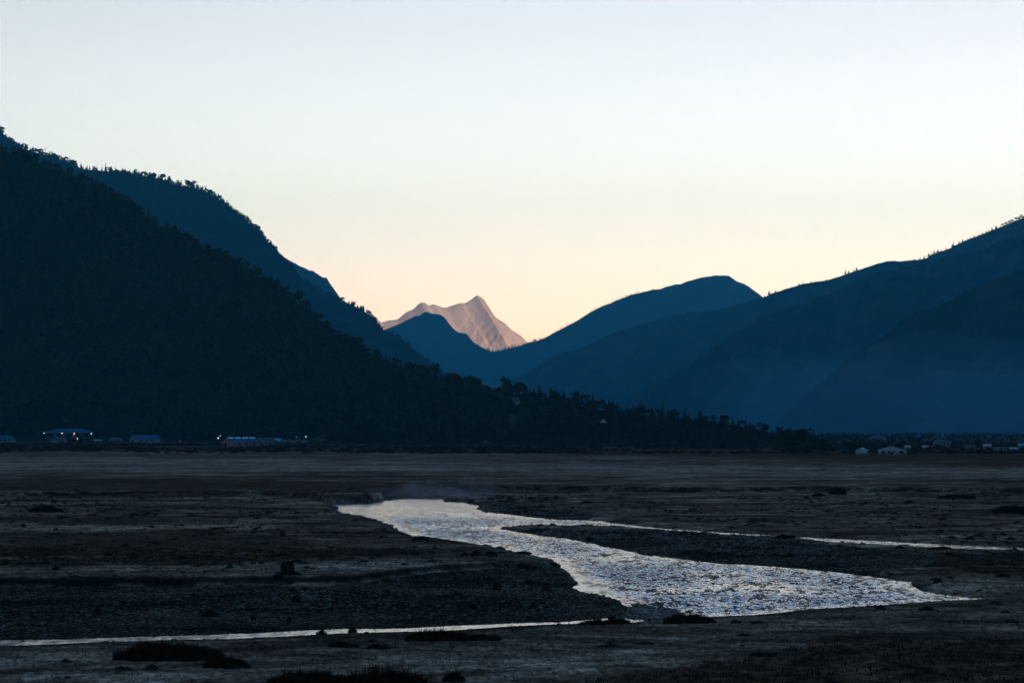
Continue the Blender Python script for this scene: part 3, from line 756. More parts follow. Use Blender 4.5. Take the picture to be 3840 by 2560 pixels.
c3 = [(60, 22), (105, 22), (140, 20), (185, 18), (436, 10), (490, 14), (760, 12), (905, 16), (935, 20), (985, 16), (1030, 14)]
spots += [(1100 + a / 2.352, b) for a, b in c3]
spots += [(x, random.uniform(10, 20)) for x in np.arange(1010, 1160, 9)]
skyline('second_hill', spots, 0, K_CON, 'dark conifer among the trees lining the crest of the second hill', 'conifers along the second crest')
skyline('second_hill', [(600 + a / 4.356, b) for a, b in ((45, 26), (150, 26), (290, 20), (450, 28), (550, 30), (490, 22))] + [(2230 / 3.675, 22)], 0, K_ROUND[:3], 'broad rounded tree in the clump at the top of the second crest', 'broad trees on the second crest')
skyline('second_hill', [(622 / 3.675, 30), (1457 / 3.675, 32), (600 + 1625 / 4.356, 30), (600 + 735 / 4.356, 20), (840 / 3.675, 22)], 0, K_SPIN, 'thin ragged conifer with gaps between its branches on the second crest', 'ragged conifers on the second crest')
skyline('second_hill', [(1532 / 3.675, 24)], 0, K_CEDAR, 'layered flat-tiered tree standing clear among the crest conifers', None)
skyline('second_hill', [(1100 + 800 / 2.352, 16)], 0, K_PINE[:1], 'small lollipop tree beside the pink peak on the descending crest', None)

g1s = [(150, 11), (190, 16), (215, 9), (245, 10), (445, 9), (478, 14), (547, 9), (672, 7), (760, 9), (838, 16), (865, 12), (910, 16), (932, 14), (1470, 10), (1490, 8), (1505, 14), (1545, 14), (1570, 12), (1590, 14), (1620, 12), (1650, 12), (1690, 9), (1745, 12), (1755, 18), (1800, 11), (1830, 12), (1870, 9), (1900, 9), (1930, 10), (1965, 12), (2000, 9), (2030, 10), (2050, 13), (2080, 12), (2115, 14), (2150, 12)]
skyline('right_range', [(2800 + a / 2.2615, b * 1.15) for a, b in g1s], 0, K_CON[:2] + K_SPIN[:1], 'small dark conifer dotted along the skyline of the long range', 'conifers along the long range')
skyline('right_range', [(2800 + a / 2.2615, b) for a, b in ((2175, 12), (2200, 13), (2230, 14), (2255, 12), (2285, 14), (2310, 13), (2335, 16))], 0, K_ROUND, 'spreading bare-topped tree at the highest end of the long skyline', 'spreading trees on the long range')

# along the crest of the near hill
ecr = [(300, 30), (345, 34), (420, 26), (480, 34), (520, 36), (585, 34), (655, 40), (735, 30), (803, 38), (835, 36), (900, 28), (960, 30), (1045, 30), (1105, 30), (1175, 32), (1290, 34), (1345, 34), (1390, 30), (1448, 36), (1500, 34), (1560, 46), (1580, 40), (1625, 44), (1655, 40), (1912, 30), (1975, 24), (2045, 40), (2085, 34), (2130, 26), (2290, 24), (2330, 26), (2400, 26), (2470, 24), (2560, 26), (2670, 34), (2710, 36), (2770, 26), (2850, 26), (2900, 28)]
skyline('forested_hill', [(a, b * (0.78 if a < 2450 else 0.55)) for a, b in ecr], 0, K_ROUND, 'dark round-topped tree rising above the forest edge of the near hill', 'tall trees along the near hill', 0.6)
skyline('forested_hill', [(1698, 56), (1716, 50)], 0, K_ROUND[1:3], 'largest broad tree pair beside the hilltop terraces', 'broad trees beside the terraces', 0.6, 6)
skyline('forested_hill', [(1806, 36)], 0, K_ROUND[:1], 'domed tree standing between the two hilltop terraces', None, 0.6)
skyline('forested_hill', [(1902, 40)], 0, K_PINE[1:], 'round-headed tree at the far end of the white balustrade', None, 0.6)
skyline('forested_hill', [(1934, 40)], 0, K_ROUND[3:], 'greenish spreading tree just downhill of the white balustrade', None, 0.6)
skyline('forested_hill', [(2200, 52)], 0, K_PINE[:1], 'lone umbrella-shaped tree on a bare trunk above the forest edge', None, 0.6)


def plain_z(x, y):
    return float(terrain(np.array([x]), np.array([y]))[0][0])


def plain_tree(kind, px, py, h_px, w_px, label, group=None):
    p = on_ground(px, py, 1.0); p[2] = plain_z(p[0], p[1]) - 0.2
    h_ = h_px / F * p[1]; w_ = w_px / F * p[1]
    new_tree(kind, tuple(p), label, group, (w_ / 0.85, w_ / 0.85, h_), random.uniform(0, 6.28))


plain_tree(K_ROUND[0], 3003, 1688, 86, 100, 'biggest domed tree at the foot of the hill, on the valley edge')
plain_tree(K_ROUND[1], 2955, 1688, 66, 70, 'tree touching the big domed tree on its hill side')
plain_tree(K_ROUND[2], 2985, 1706, 56, 80, 'dark low tree in front of the big domed tree')
plain_tree(K_ROUND[3], 3082, 1704, 62, 86, 'squarish dark tree between the big domed tree and the white sheds')
plain_tree(K_ROUND[1], 3190, 1699, 46, 84, 'low wide tree behind the small white shed')
plain_tree(K_ROUND[2], 3330, 1692, 36, 60, 'hazy tree behind the wide white house')
plain_tree(K_ROUND[0], 3383, 1690, 34, 40, 'rounded tree at the gable of the wide white house')
plain_tree(K_CON[1], 3420, 1706, 46, 34, 'pointed dark tree beside the wide white house')
plain_tree(K_ROUND[3], 3436, 1706, 30, 26, 'bush-like tree beneath the pointed dark tree')
plain_tree(K_ROUND[0], 3168, 1706, 22, 26, 'small tree in front of the brown shed')
for i, (x, y, h_, w_) in enumerate([(2732, 1692, 18, 22), (2912, 1692, 24, 16), (2790, 1697, 14, 22), (2955, 1701, 30, 22), (3105, 1712, 14, 14), (3520, 1684, 20, 40), (3590, 1682, 18, 40), (3660, 1680, 26, 44), (3740, 1683, 20, 40), (3800, 1681, 24, 40), (3850, 1684, 22, 40), (3480, 1688, 14, 30), (3270, 1685, 30, 40), (3230, 1682, 28, 40)]):
    plain_tree(K_ROUND[i % 4], x, y, h_, w_, 'small hazy tree scattered along the far valley edge', 'small trees along the valley edge')
# ================================================================ houses at the valley edge
M['blue_roof'] = noise_mat('blue_roof', (0.018, 0.075, 0.145), (0.03, 0.105, 0.19), 0.8, rough=0.6)
M['teal_roof'] = noise_mat('teal_roof', (0.04, 0.24, 0.36), (0.06, 0.32, 0.45), 0.8, rough=0.6)
M['grey_roof'] = noise_mat('grey_roof', (0.05, 0.06, 0.075), (0.09, 0.10, 0.12), 0.8, rough=0.6)
M['pale_roof'] = noise_mat('pale_roof', (0.22, 0.25, 0.28), (0.32, 0.36, 0.38), 0.8, rough=0.6)
M['clear_sheet'] = noise_mat('clear_sheet', (0.35, 0.45, 0.5), (0.5, 0.6, 0.65), 1.0, rough=0.3, spec=0.5)
M['red_wall'] = noise_mat('red_wall', (0.18, 0.085, 0.08), (0.26, 0.13, 0.12), 1.2)
M['grey_wall'] = noise_mat('grey_wall', (0.10, 0.115, 0.125), (0.18, 0.20, 0.21), 0.9)
M['white_wall'] = noise_mat('white_wall', (0.22, 0.25, 0.27), (0.32, 0.35, 0.37), 0.9)
M['timber_wall'] = noise_mat('timber_wall', (0.04, 0.036, 0.032), (0.075, 0.066, 0.058), 1.5)
M['opening'] = noise_mat('opening', (0.004, 0.004, 0.005), (0.008, 0.008, 0.01), 1.0, rough=0.3)
M['pole'] = noise_mat('pole', (0.02, 0.018, 0.016), (0.05, 0.045, 0.04), 3)
M['rail'] = noise_mat('rail', (0.3, 0.31, 0.32), (0.45, 0.46, 0.47), 1)
M['lamp_glow'] = emit_mat('lamp_glow', (1.0, 0.94, 0.82), 4.0)
M['lamp_pink'] = emit_mat('lamp_pink', (1.0, 0.62, 0.55), 4.0)
M['lamp_cool'] = emit_mat('lamp_cool', (0.75, 0.95, 1.0), 4.0)


def gable_house(name, label, loc, L, W, hw, hr, rz, wall, roof, hip=0.0, windows=(), doors=(), sheets=0, cat='house', group=None, over=0.5):
    """L along local x; the long front faces local -y. windows / doors: (side, centre, width, z0, z1)"""
    e = empty(name, loc, label, cat, group, rz)
    g = Geo()
    x0, x1, y0, y1 = -L / 2, L / 2, -W / 2, W / 2
    rt = hw + hr
    ins = hip if hip else 0.0
    V = [(x0, y0, -0.5), (x1, y0, -0.5), (x1, y1, -0.5), (x0, y1, -0.5), (x0, y0, hw), (x1, y0, hw), (x1, y1, hw), (x0, y1, hw), (x0 + ins, 0, rt - 0.06), (x1 - ins, 0, rt - 0.06)]
    Q = [(0, 1, 5, 4), (1, 2, 6, 5), (2, 3, 7, 6), (3, 0, 4, 7)]
    T = [(4, 8, 7), (5, 6, 9)]
    g.add(V, T, Q); obj('wall', g.mesh('wall', wall), e)
    r = Geo(); o = over; k = hr / (W / 2); th = 0.18
    zl = hw - o * k
    xa, xb = (x0 - o, x1 + o)
    rx0, rx1 = (x0 + hip, x1 - hip) if hip else (xa, xb)
    for dz in (0, th):
        r.add([(xa, y0 - o, zl + dz), (xb, y0 - o, zl + dz), (rx1, 0, rt + dz), (rx0, 0, rt + dz), (xa, y1 + o, zl + dz), (xb, y1 + o, zl + dz)],
              Q=[(0, 1, 2, 3), (5, 4, 3, 2)], T=([(0, 3, 4), (1, 5, 2)] if hip else []))
    r.add([(xa, y0 - o, zl), (xb, y0 - o, zl), (xb, y0 - o, zl + th), (xa, y0 - o, zl + th), (xa, y1 + o, zl), (xb, y1 + o, zl), (xb, y1 + o, zl + th), (xa, y1 + o, zl + th)], Q=[(0, 1, 2, 3), (5, 4, 7, 6)])
    if not hip:
        for x in (xa, xb):
            r.add([(x, y0 - o, zl), (x, 0, rt), (x, 0, rt + th), (x, y0 - o, zl + th), (x, y1 + o, zl), (x, y1 + o, zl + th)], Q=[(0, 1, 2, 3), (1, 4, 5, 2)])
    ro = obj('roof', r.mesh('roof', roof), e)
    for i in range(sheets):
        xc = xa + (xb - xa) * (i + 0.5) / sheets; s_ = Geo(); ww = (xb - xa) / sheets * 0.36
        s_.box(xc - ww, xc + ww, -0.28 * W / 2 - 0.01, -0.04, 0, 0.03)
        Vv, Tt, Qq = s_.arrays(); Vv[:, 2] += rt + th + 0.03 + Vv[:, 1] * k
        obj('roof_light', mesh('roof_light', Vv, Qq, M['clear_sheet'], False), ro)

    def put(pname, lst, mat):
        for side, c, w_, z0, z1 in lst:
            q = Geo()
            if side == 'front': q.box(c - w_ / 2, c + w_ / 2, y0 - 0.06, y0 + 0.02, z0, z1)
            elif side == 'left': q.box(x0 - 0.06, x0 + 0.02, c - w_ / 2, c + w_ / 2, z0, z1)
            else: q.box(x1 - 0.02, x1 + 0.06, c - w_ / 2, c + w_ / 2, z0, z1)
            obj(pname, q.mesh(pname, mat), e)
    put('window', windows, M['opening']); put('door', doors, M['opening'])
    return e


def spot(px, py, z=1.0):
    p = on_ground(px, py, z); p[2] = plain_z(p[0], p[1]); return p


def bulb(parent, loc, r, mat, name='lamp'):
    g = Geo(); V = []; n = 8
    for i in range(1, 6):
        for j in range(n):
            a, b = math.pi * i / 6, 2 * math.pi * j / n
            V.append((r * math.sin(a) * math.cos(b), r * math.sin(a) * math.sin(b), r * math.cos(a)))
    V += [(0, 0, r), (0, 0, -r)]
    Q = [(i * n + j, i * n + (j + 1) % n, (i + 1) * n + (j + 1) % n, (i + 1) * n + j) for i in range(4) for j in range(n)]
    T = [(40, (j + 1) % n, j) for j in range(n)] + [(41, 32 + j, 32 + (j + 1) % n) for j in range(n)]
    g.add(np.array(V) + np.array(loc), T, Q)
    return obj(name, g.mesh(name, mat, True), parent)


R30 = R(30)
# blue-roofed shed cut by the edge of the view
p = spot(14, 1659); gable_house('shed', 'grey shed with a blue roof, nearest the picture edge beside the lamplit hall', p, 15, 7, 3.4, 2.2, R(-8), M['grey_wall'], M['blue_roof'],
    windows=[('front', -1.5, 2.6, 0.8, 2.3), ('front', 3.2, 1.0, 0.4, 2.6), ('front', 5.6, 0.9, 0.4, 2.6)], doors=[('front', 1.6, 1.0, 0.0, 2.6)])
p = spot(52, 1658); gable_house('hut', 'tiny pale hut beside the blue-roofed grey shed', p, 2.6, 2.4, 2.6, 0.8, 0, M['grey_wall'], M['grey_roof'], windows=[('front', 0, 0.9, 1.0, 1.9)])
# the lamplit two-storey hall
p = spot(262, 1661); hall = gable_house('hall', 'large two-storey hall with a hipped blue roof and lamps under its eaves', p, 36, 15, 8.6, 2.7, R(4), M['timber_wall'], M['blue_roof'], hip=7.0, over=1.6,
    windows=[('front', -14, 4.0, 5.0, 7.4), ('front', -7, 4.0, 5.0, 7.4), ('front', 0, 4.0, 5.0, 7.4), ('front', 7, 4.0, 5.0, 7.4), ('front', 14, 4.0, 5.0, 7.4), ('front', 4, 3.0, 0.6, 3.4), ('front', 10, 3.0, 0.6, 3.4), ('front', 15.5, 3.0, 0.6, 3.4)], doors=[('front', 0, 2.4, 0.0, 3.0)])
g = Geo(); g.box(-18, 18, -9.2, -7.56, 4.1, 4.35); obj('balcony', g.mesh('balcony', M['timber_wall']), hall)
for x in np.linspace(-17.5, 17.5, 8):
    g = Geo(); g.box(x - 0.2, x + 0.2, -9.1, -8.7, -0.5, 4.1); obj('pillar', g.mesh('pillar', M['timber_wall']), hall)
g = Geo(); g.box(3.6, 5.4, -9.0, -8.9, 5.2, 6.8); obj('notice_board', g.mesh('notice_board', M['white_wall']), hall)
for x, z, m in ((-19.0, 8.0, 'lamp_glow'), (-4.8, 7.9, 'lamp_glow'), (4.8, 7.6, 'lamp_pink'), (18.6, 7.4, 'lamp_glow'), (7.4, 3.4, 'lamp_cool')):
    bulb(hall, (x, -9.45, z), 0.13, M[m])
p = spot(222, 1664); gable_house('house', 'small low house standing in front of the lamplit hall', p, 11, 7, 2.6, 2.3, R(3), M['grey_wall'], M['grey_roof'], hip=2.6, windows=[('front', 0.6, 1.1, 0.8, 2.0), ('front', 4, 1.1, 0.8, 2.0)], doors=[('front', 2.4, 1.0, 0, 2.1)])
p = spot(362, 1660); gable_house('shed', 'low pale-roofed shed at the right end of the lamplit hall', p, 8, 4, 1.7, 0.7, 0, M['timber_wall'], M['pale_roof'])
p = spot(434, 1662); gable_house('shed', 'grey-roofed low shed between the lamplit hall and the long blue barn', p, 10, 8, 2.2, 1.9, R(20), M['timber_wall'], M['grey_roof'], windows=[('front', 0, 1.2, 0.7, 1.6)])
p = spot(543, 1662); gable_house('barn', 'long blue-roofed barn with a pale gable end', p, 21, 12, 3.4, 2.9, R(35), M['grey_wall'], M['blue_roof'], windows=[('front', -6, 1.4, 1.1, 2.3), ('front', -1, 1.4, 1.1, 2.3), ('front', 4, 1.4, 1.1, 2.3)], doors=[('left', 0, 2.6, 0, 2.7)], cat='barn')
p = spot(676, 1664); s_ = empty('sign_board', p, 'small white board on two posts between the barn and the red house', 'sign')
g = Geo(); g.box(-0.7, 0.7, -0.05, 0.05, 1.0, 2.6); obj('board', g.mesh('board', M['white_wall']), s_)
for x in (-0.55, 0.55):
    g = Geo(); g.box(x - 0.06, x + 0.06, 0.06, 0.16, -0.3, 2.4); obj('post', g.mesh('post', M['pole']), s_)
p = spot(903, 1674); gable_house('house', 'red-walled house with pale roof lights in its blue roof', p, 20, 14, 3.0, 2.6, R(38), M['red_wall'], M['blue_roof'], windows=[('front', -5, 1.6, 0.9, 2.2), ('front', 0, 1.6, 0.9, 2.2), ('front', 6, 1.6, 0.9, 2.2)], doors=[('left', 2, 1.6, 0, 2.3)], sheets=4)
p = spot(1002, 1672); gable_house('annex', 'small reddish annex at the right end of the red-walled house', p, 8, 5, 1.9, 1.2, R(15), M['red_wall'], M['grey_roof'], doors=[('front', 1.5, 1.0, 0, 1.7)], cat='shed')
p = spot(1000, 1662); gable_house('shed', 'dim shed standing behind the small reddish annex', p, 12, 6, 2.6, 1.6, R(-10), M['timber_wall'], M['grey_roof'])
p = spot(1040, 1664); gable_house('shed', 'small shed with a bright teal roof below the utility pole', p, 5.5, 6, 2.2, 1.7, R(42), M['timber_wall'], M['teal_roof'])
p = spot(1100, 1664); gable_house('barn', 'long low dim barn beside the teal-roofed shed', p, 22, 6, 1.7, 1.0, R(2), M['grey_wall'], M['grey_roof'], cat='barn', doors=[('front', -4, 2.0, 0, 1.6), ('front', 5, 2.0, 0, 1.6)])


def pole_thing(name, label, px, py, h, lamp=None, arm=True, group=None):
    p = spot(px, py); e = empty(name, p, label, 'street lamp' if lamp else 'pole', group)
    g = Geo(); g.tube([(0, 0, -0.5), (0, 0, h)], [0.16, 0.1], 7); obj('post', g.mesh('post', M['pole'], True), e)
    if lamp:
        g = Geo(); g.tube([(0, 0, h - 0.1), (0.0, -0.5, h + 0.25), (0, -1.0, h + 0.2)], 0.06, 5); obj('arm', g.mesh('arm', M['pole']), e)
        bulb(e, (0, -1.05, h - 0.02), 0.13, M[lamp])
    elif arm:
        g = Geo(); g.box(-0.9, 0.9, -0.08, 0.08, h - 0.9, h - 0.72); obj('crossarm', g.mesh('crossarm', M['pole']), e)
    return p, h


pa, ha = pole_thing('utility_pole', 'tall bare utility pole above the teal-roofed shed', 1037, 1664, 10.5)
pb, hb = pole_thing('utility_pole', 'utility pole at the far end of the sagging wire, above the low barn', 1116, 1664, 9.0)
pole_thing('street_lamp', 'lit lamp post just left of the second utility pole', 1112, 1663, 5.0, 'lamp_glow')
pole_thing('street_lamp', 'lit lamp post at the end of the long low barn', 1148, 1664, 5.2, 'lamp_cool')
pole_thing('street_lamp', 'shorter lit lamp post left of the red-walled house', 819, 1668, 4.7, 'lamp_glow')
pole_thing('street_lamp', 'dimmer lamp post set just behind the shorter one by the red-walled house', 826, 1660, 5.6, 'lamp_cool')
g = Geo(); a = np.array(pa) + (0, 0, ha - 0.8); b = np.array(pb) + (0, 0, hb - 0.8); tt_ = np.linspace(0, 1, 14)
g.tube([a + (b - a) * t - np.array([0, 0, 3.4 * 4 * t * (1 - t)]) for t in tt_], 0.06, 4)
tag(obj('overhead_wire', g.mesh('overhead_wire', M['pole'])), 'sagging wire strung between the two utility poles', 'wire')


def fence(label, pts, h, gap, mat, rails=2):
    P = np.array([spot(x, y) for x, y in pts]); e = empty('fence', tuple(P[0]), label, 'fence')
    Q = P - P[0]
    seg = np.linalg.norm(np.diff(Q[:, :2], axis=0), axis=1); L = np.concatenate([[0], np.cumsum(seg)])
    n = min(100, int(L[-1] / gap)); s_ = np.linspace(0, L[-1], n)
    X = np.stack([np.interp(s_, L, Q[:, k]) for k in range(3)], 1)
    me = None
    for k in range(n):
        if me is None:
            g = Geo(); g.box(-0.09, 0.09, -0.09, 0.09, -0.3, h); me = g.mesh('post', mat)
        obj('post', me, e, tuple(X[k]))
    for k in range(rails):
        g = Geo(); z = h * (0.45 + 0.45 * k); g.tube(X + np.array([0, -0.12, z]), 0.05, 4); obj('rail', g.mesh('rail', mat), e)
    return e


fence('long dark rail fence in front of the barn and the red house', [(330, 1668), (500, 1667), (700, 1670), (830, 1676)], 1.3, 2.6, M['pole'])
fence('post fence across the scrub in front of the white sheds', [(2960, 1712), (3150, 1711), (3300, 1709), (3420, 1708)], 1.2, 1.4, M['pole'])

# the white sheds and the hazy hamlet
p = spot(3232, 1704); gable_house('shed', 'small white gabled shed with two bright roof lights', p, 3.4, 4.6, 1.55, 0.9, R(58), M['white_wall'], M['pale_roof'], over=0.2, sheets=2, doors=[('front', 0.6, 0.7, 0, 1.3)])
p = spot(3346, 1705); gable_house('house', 'wide low white house with a broad gable and a row of dark openings', p, 7, 11.6, 1.75, 1.5, R(84), M['white_wall'], M['pale_roof'], over=0.3, windows=[('left', -3.6, 1.9, 0.4, 1.5), ('left', -0.6, 0.9, 0.9, 1.5), ('left', 1.6, 1.3, 0.4, 1.5), ('left', 4.2, 1.6, 0.3, 1.4)], doors=[('left', 0.4, 0.7, 0, 1.3)])
p = spot(3166, 1702); gable_house('shed', 'brown shed with two pale posts, left of the small white shed', p, 3.0, 2.4, 1.2, 0.5, R(5), M['timber_wall'], M['grey_roof'], over=0.2, doors=[('front', 0, 1.6, 0, 1.1)])
for i, (x, y, w_, hw, hr, rz, rf, lab) in enumerate([
        (2941, 1664, 10, 2.4, 1.4, -20, 'pale_roof', 'pale-roofed cabin on the slope above the domed tree'),
        (3402, 1690, 3.2, 1.6, 0.9, 12, 'pale_roof', 'little pale cabin beside the pointed dark tree'),
        (3471, 1686, 3.0, 1.2, 0.8, -10, 'pale_roof', 'single bright low roof past the pointed dark tree'),
        (3290, 1660, 12, 3.6, 2.2, 15, 'grey_roof', 'dim far roof showing above the wide white house'),
        (3532, 1674, 10, 2.2, 1.8, 25, 'grey_roof', 'dim grey cabin in the hamlet, nearest the bright low roof'),
        (3637, 1686, 5, 1.4, 1.0, 0, 'grey_roof', 'low cabin in the middle of the hazy hamlet'),
        (3667, 1677, 5, 1.4, 1.1, 15, 'grey_roof', 'grey cabin tucked behind the middle of the hamlet'),
        (3702, 1684, 4, 1.6, 1.1, -15, 'pale_roof', 'cabin with pale posts in the hazy hamlet'),
        (3750, 1690, 6, 1.0, 0.7, 10, 'grey_roof', 'low dull shed near the end of the hamlet'),
        (3800, 1691, 3.5, 1.0, 0.6, 0, 'pale_roof', 'low pale shed in front of the turquoise roof'),
        (3832, 1682, 4, 1.5, 1.2, -10, 'teal_roof', 'turquoise-roofed cabin at the end of the hamlet')]):
    p = spot(x, y); gable_house('cabin', lab, p, w_, w_ * 0.6, hw, hr, R(rz), M['grey_wall'], M[rf], over=0.3, doors=[('front', 0, 0.9, 0, hw * 0.8)], windows=[('front', w_ * 0.28, w_ * 0.14, hw * 0.35, hw * 0.75)], cat='cabin')

# terraces and balustrades on the near hill
pxF, pyF = project(FE)


def on_hill(px, py):
    k = np.argmin((pxF - px) ** 2 + (pyF - py) ** 2)
    return FE.reshape(-1, 3)[k].copy()


def hill_rail(label, x0, y0, x1, y1, h, gap, mat):
    a = on_hill(x0, y0); b = on_hill(x1, y1)
    b = at(x1, y1, b[1]); a = at(x0, y0, min(a[1], b[1] + 15)) if abs(a[1] - b[1]) > 15 else at(x0, y0, a[1])
    e = empty('balustrade', tuple(a), label, 'balustrade'); v = b - a; n = max(3, int(np.linalg.norm(v) / gap))
    for k in range(n + 1):
        q = v * k / n; g = Geo(); g.box(q[0] - 0.12, q[0] + 0.12, q[1] - 0.12, q[1] + 0.12, q[2] - 2.5, q[2] + h); obj('post', g.mesh('post', mat), e)
    for z in (h, h * 0.3):
        g = Geo(); g.tube([np.array([0, -0.1, z]), v + np.array([0, -0.1, z])], 0.14, 5); obj('rail', g.mesh('rail', mat), e)
    g = Geo(); d_ = np.array([0, 0, 0.0]); g.add([(0, 0.3, -3), (v[0], v[1] + 0.3, v[2] - 3), (v[0], v[1] + 0.3, v[2]), (0, 0.3, 0), (0, 3.3, -3), (v[0], v[1] + 3.3, v[2] - 3), (v[0], v[1] + 3.3, v[2]), (0, 3.3, 0)], Q=[(0, 1, 2, 3), (4, 7, 6, 5), (3, 2, 6, 7), (0, 3, 7, 4), (1, 5, 6, 2)])
    obj('terrace_wall', g.mesh('terrace_wall', M['grey_wall']), e)
    return e


hill_rail('upper pale balustrade on the hilltop terrace by the domed tree', 1772, 1436, 1832, 1444, 1.0, 2.2, M['rail'])
hill_rail('white balustrade on the saddle of the near hill, before the round-headed tree', 1838, 1452, 1896, 1448, 1.2, 1.6, M['rail'])
hill_rail('lower bright terrace rail on the slope beneath the white balustrade', 1824, 1467, 1868, 1472, 0.7, 2.4, M['rail'])
p = on_hill(1937, 1512); gable_house('house', 'pale house half hidden in the trees below the hilltop balustrade', tuple(at(1937, 1514, p[1] - 4)), 5.5, 4, 2.2, 1.2, R(-12), M['rail'], M['grey_roof'], windows=[('front', -1.2, 0.9, 0.8, 1.7), ('front', 1.2, 0.9, 0.8, 1.7)], over=0.3)
p = on_hill(1936, 1500); gable_house('cabin', 'smaller pale cabin just uphill of the half-hidden house', tuple(at(1934, 1501, p[1] - 2)), 4, 3, 1.6, 1.0, R(8), M['rail'], M['grey_roof'], over=0.3, doors=[('front', 0, 0.8, 0, 1.3)], cat='cabin')
p = on_hill(2262, 1588); q = at(2262, 1584, p[1] - 14)
e = empty('tent_roof', tuple(q), 'steep bright tent-shaped roof standing out of the lower forest', 'shelter')
g = Geo(); g.add([(-2.6, -2, 0), (2.6, -2, 0), (2.6, 2, 0), (-2.6, 2, 0), (-0.2, 0, 2.4), (0.2, 0, 2.4)], T=[(0, 4, 3), (1, 2, 5)], Q=[(0, 1, 5, 4), (2, 3, 4, 5)]); obj('roof', g.mesh('roof', M['pale_roof']), e)
for x, y in ((-2.3, -1.7), (2.3, -1.7), (2.3, 1.7), (-2.3, 1.7)):
    g = Geo(); g.box(x - 0.1, x + 0.1, y - 0.1, y + 0.1, -6, 0.3); obj('post', g.mesh('post', M['pole']), e)
# ================================================================ scrub, tussocks, stones
def blades(n, rx, ry, hmin, hmax, width, seed, lean=0.35, twig=0.3):
    """a dense clump of upright dry blades and twigs on an elliptical footprint, taller in the middle"""
    r = np.random.default_rng(seed)
    q = r.random(n) ** 0.55; a = r.uniform(0, 6.283, n)
    x, y = q * np.cos(a) * rx, q * np.sin(a) * ry
    bump_ = 0.55 + 0.45 * (fbm(x * 1.6 + seed, y * 1.6, 3) + 0.5)
    h = r.uniform(hmin, hmax, n) * (1 - 0.55 * q ** 2.5) * bump_
    h = np.where(r.random(n) < 0.04, h * 1.5, h)
    la = r.uniform(0, 6.283, n); lm = h * r.uniform(0, lean, n) + 0.12 * q * h
    w_ = width * r.uniform(0.5, 1.4, n)
    ox, oy = np.cos(la + 1.57) * w_, np.sin(la + 1.57) * w_
    mx, my = x + np.cos(la) * lm * 0.4, y + np.sin(la) * lm * 0.4
    tx, ty = x + np.cos(la) * lm, y + np.sin(la) * lm
    V = np.stack([np.stack([x - ox, y - oy, 0 * h - 0.05], -1), np.stack([x + ox, y + oy, 0 * h - 0.05], -1), np.stack([mx + ox * 0.8, my + oy * 0.8, h * 0.6], -1), np.stack([mx - ox * 0.8, my - oy * 0.8, h * 0.6], -1), np.stack([tx, ty, h], -1)], 1).reshape(-1, 3)
    i = np.arange(n)[:, None] * 5
    T = np.concatenate([i + np.array([[0, 1, 2]]), i + np.array([[0, 2, 3]]), i + np.array([[3, 2, 4]])])
    return V, T


def mound(rx, ry, h, seed, n=26):
    r_ = np.linspace(0, 1, 9); a = np.linspace(0, 2 * math.pi, n, endpoint=False)
    RR, AA = np.meshgrid(r_, a, indexing='ij')
    x, y = RR * np.cos(AA), RR * np.sin(AA)
    k = 1 + 0.35 * fbm(np.cos(AA) * 1.5 + seed, np.sin(AA) * 1.5, 3)
    z = h * (1 - RR ** 2.2) * (1 + 0.6 * fbm(x * 2 + seed, y * 2 - seed, 4, 0.6)) - 0.08
    V = np.stack([x * rx * k, y * ry * k, z], -1).reshape(-1, 3)
    j = np.arange(n); Q = np.concatenate([np.stack([i * n + j, i * n + (j + 1) % n, (i + 1) * n + (j + 1) % n, (i + 1) * n + j], -1) for i in range(8)])
    return V, Q


def clump(name, label, cat, px, py, w_px, h_px, z=0.3, depth=0.35, seed=0, dens=260, mat='dry_scrub', group=None, mound_h=0.35):
    p = on_ground(px, py, z); d = p[1]
    w_ = w_px / F * d / 2; h_ = h_px / F * d
    p[1] += w_ * depth * 0.6
    p[2] = plain_z(p[0], p[1]) - 0.03
    e = empty(name, tuple(p), label, cat, group)
    ry = max(w_ * depth, 0.3)
    V, T = blades(int(min(9000, max(250, dens * w_ * ry * 3.14 * 6))), w_, ry, h_ * 0.5, h_ * 1.15, 0.018 * max(1, d / 130), seed)
    obj('foliage', mesh('foliage', V, T, M[mat], False), e)
    if mound_h:
        V, Q = mound(w_ * 0.95, ry * 0.95, h_ * mound_h, seed + 3); obj('turf_mound', mesh('turf_mound', V, Q, M['turf'], True), e)
    return e


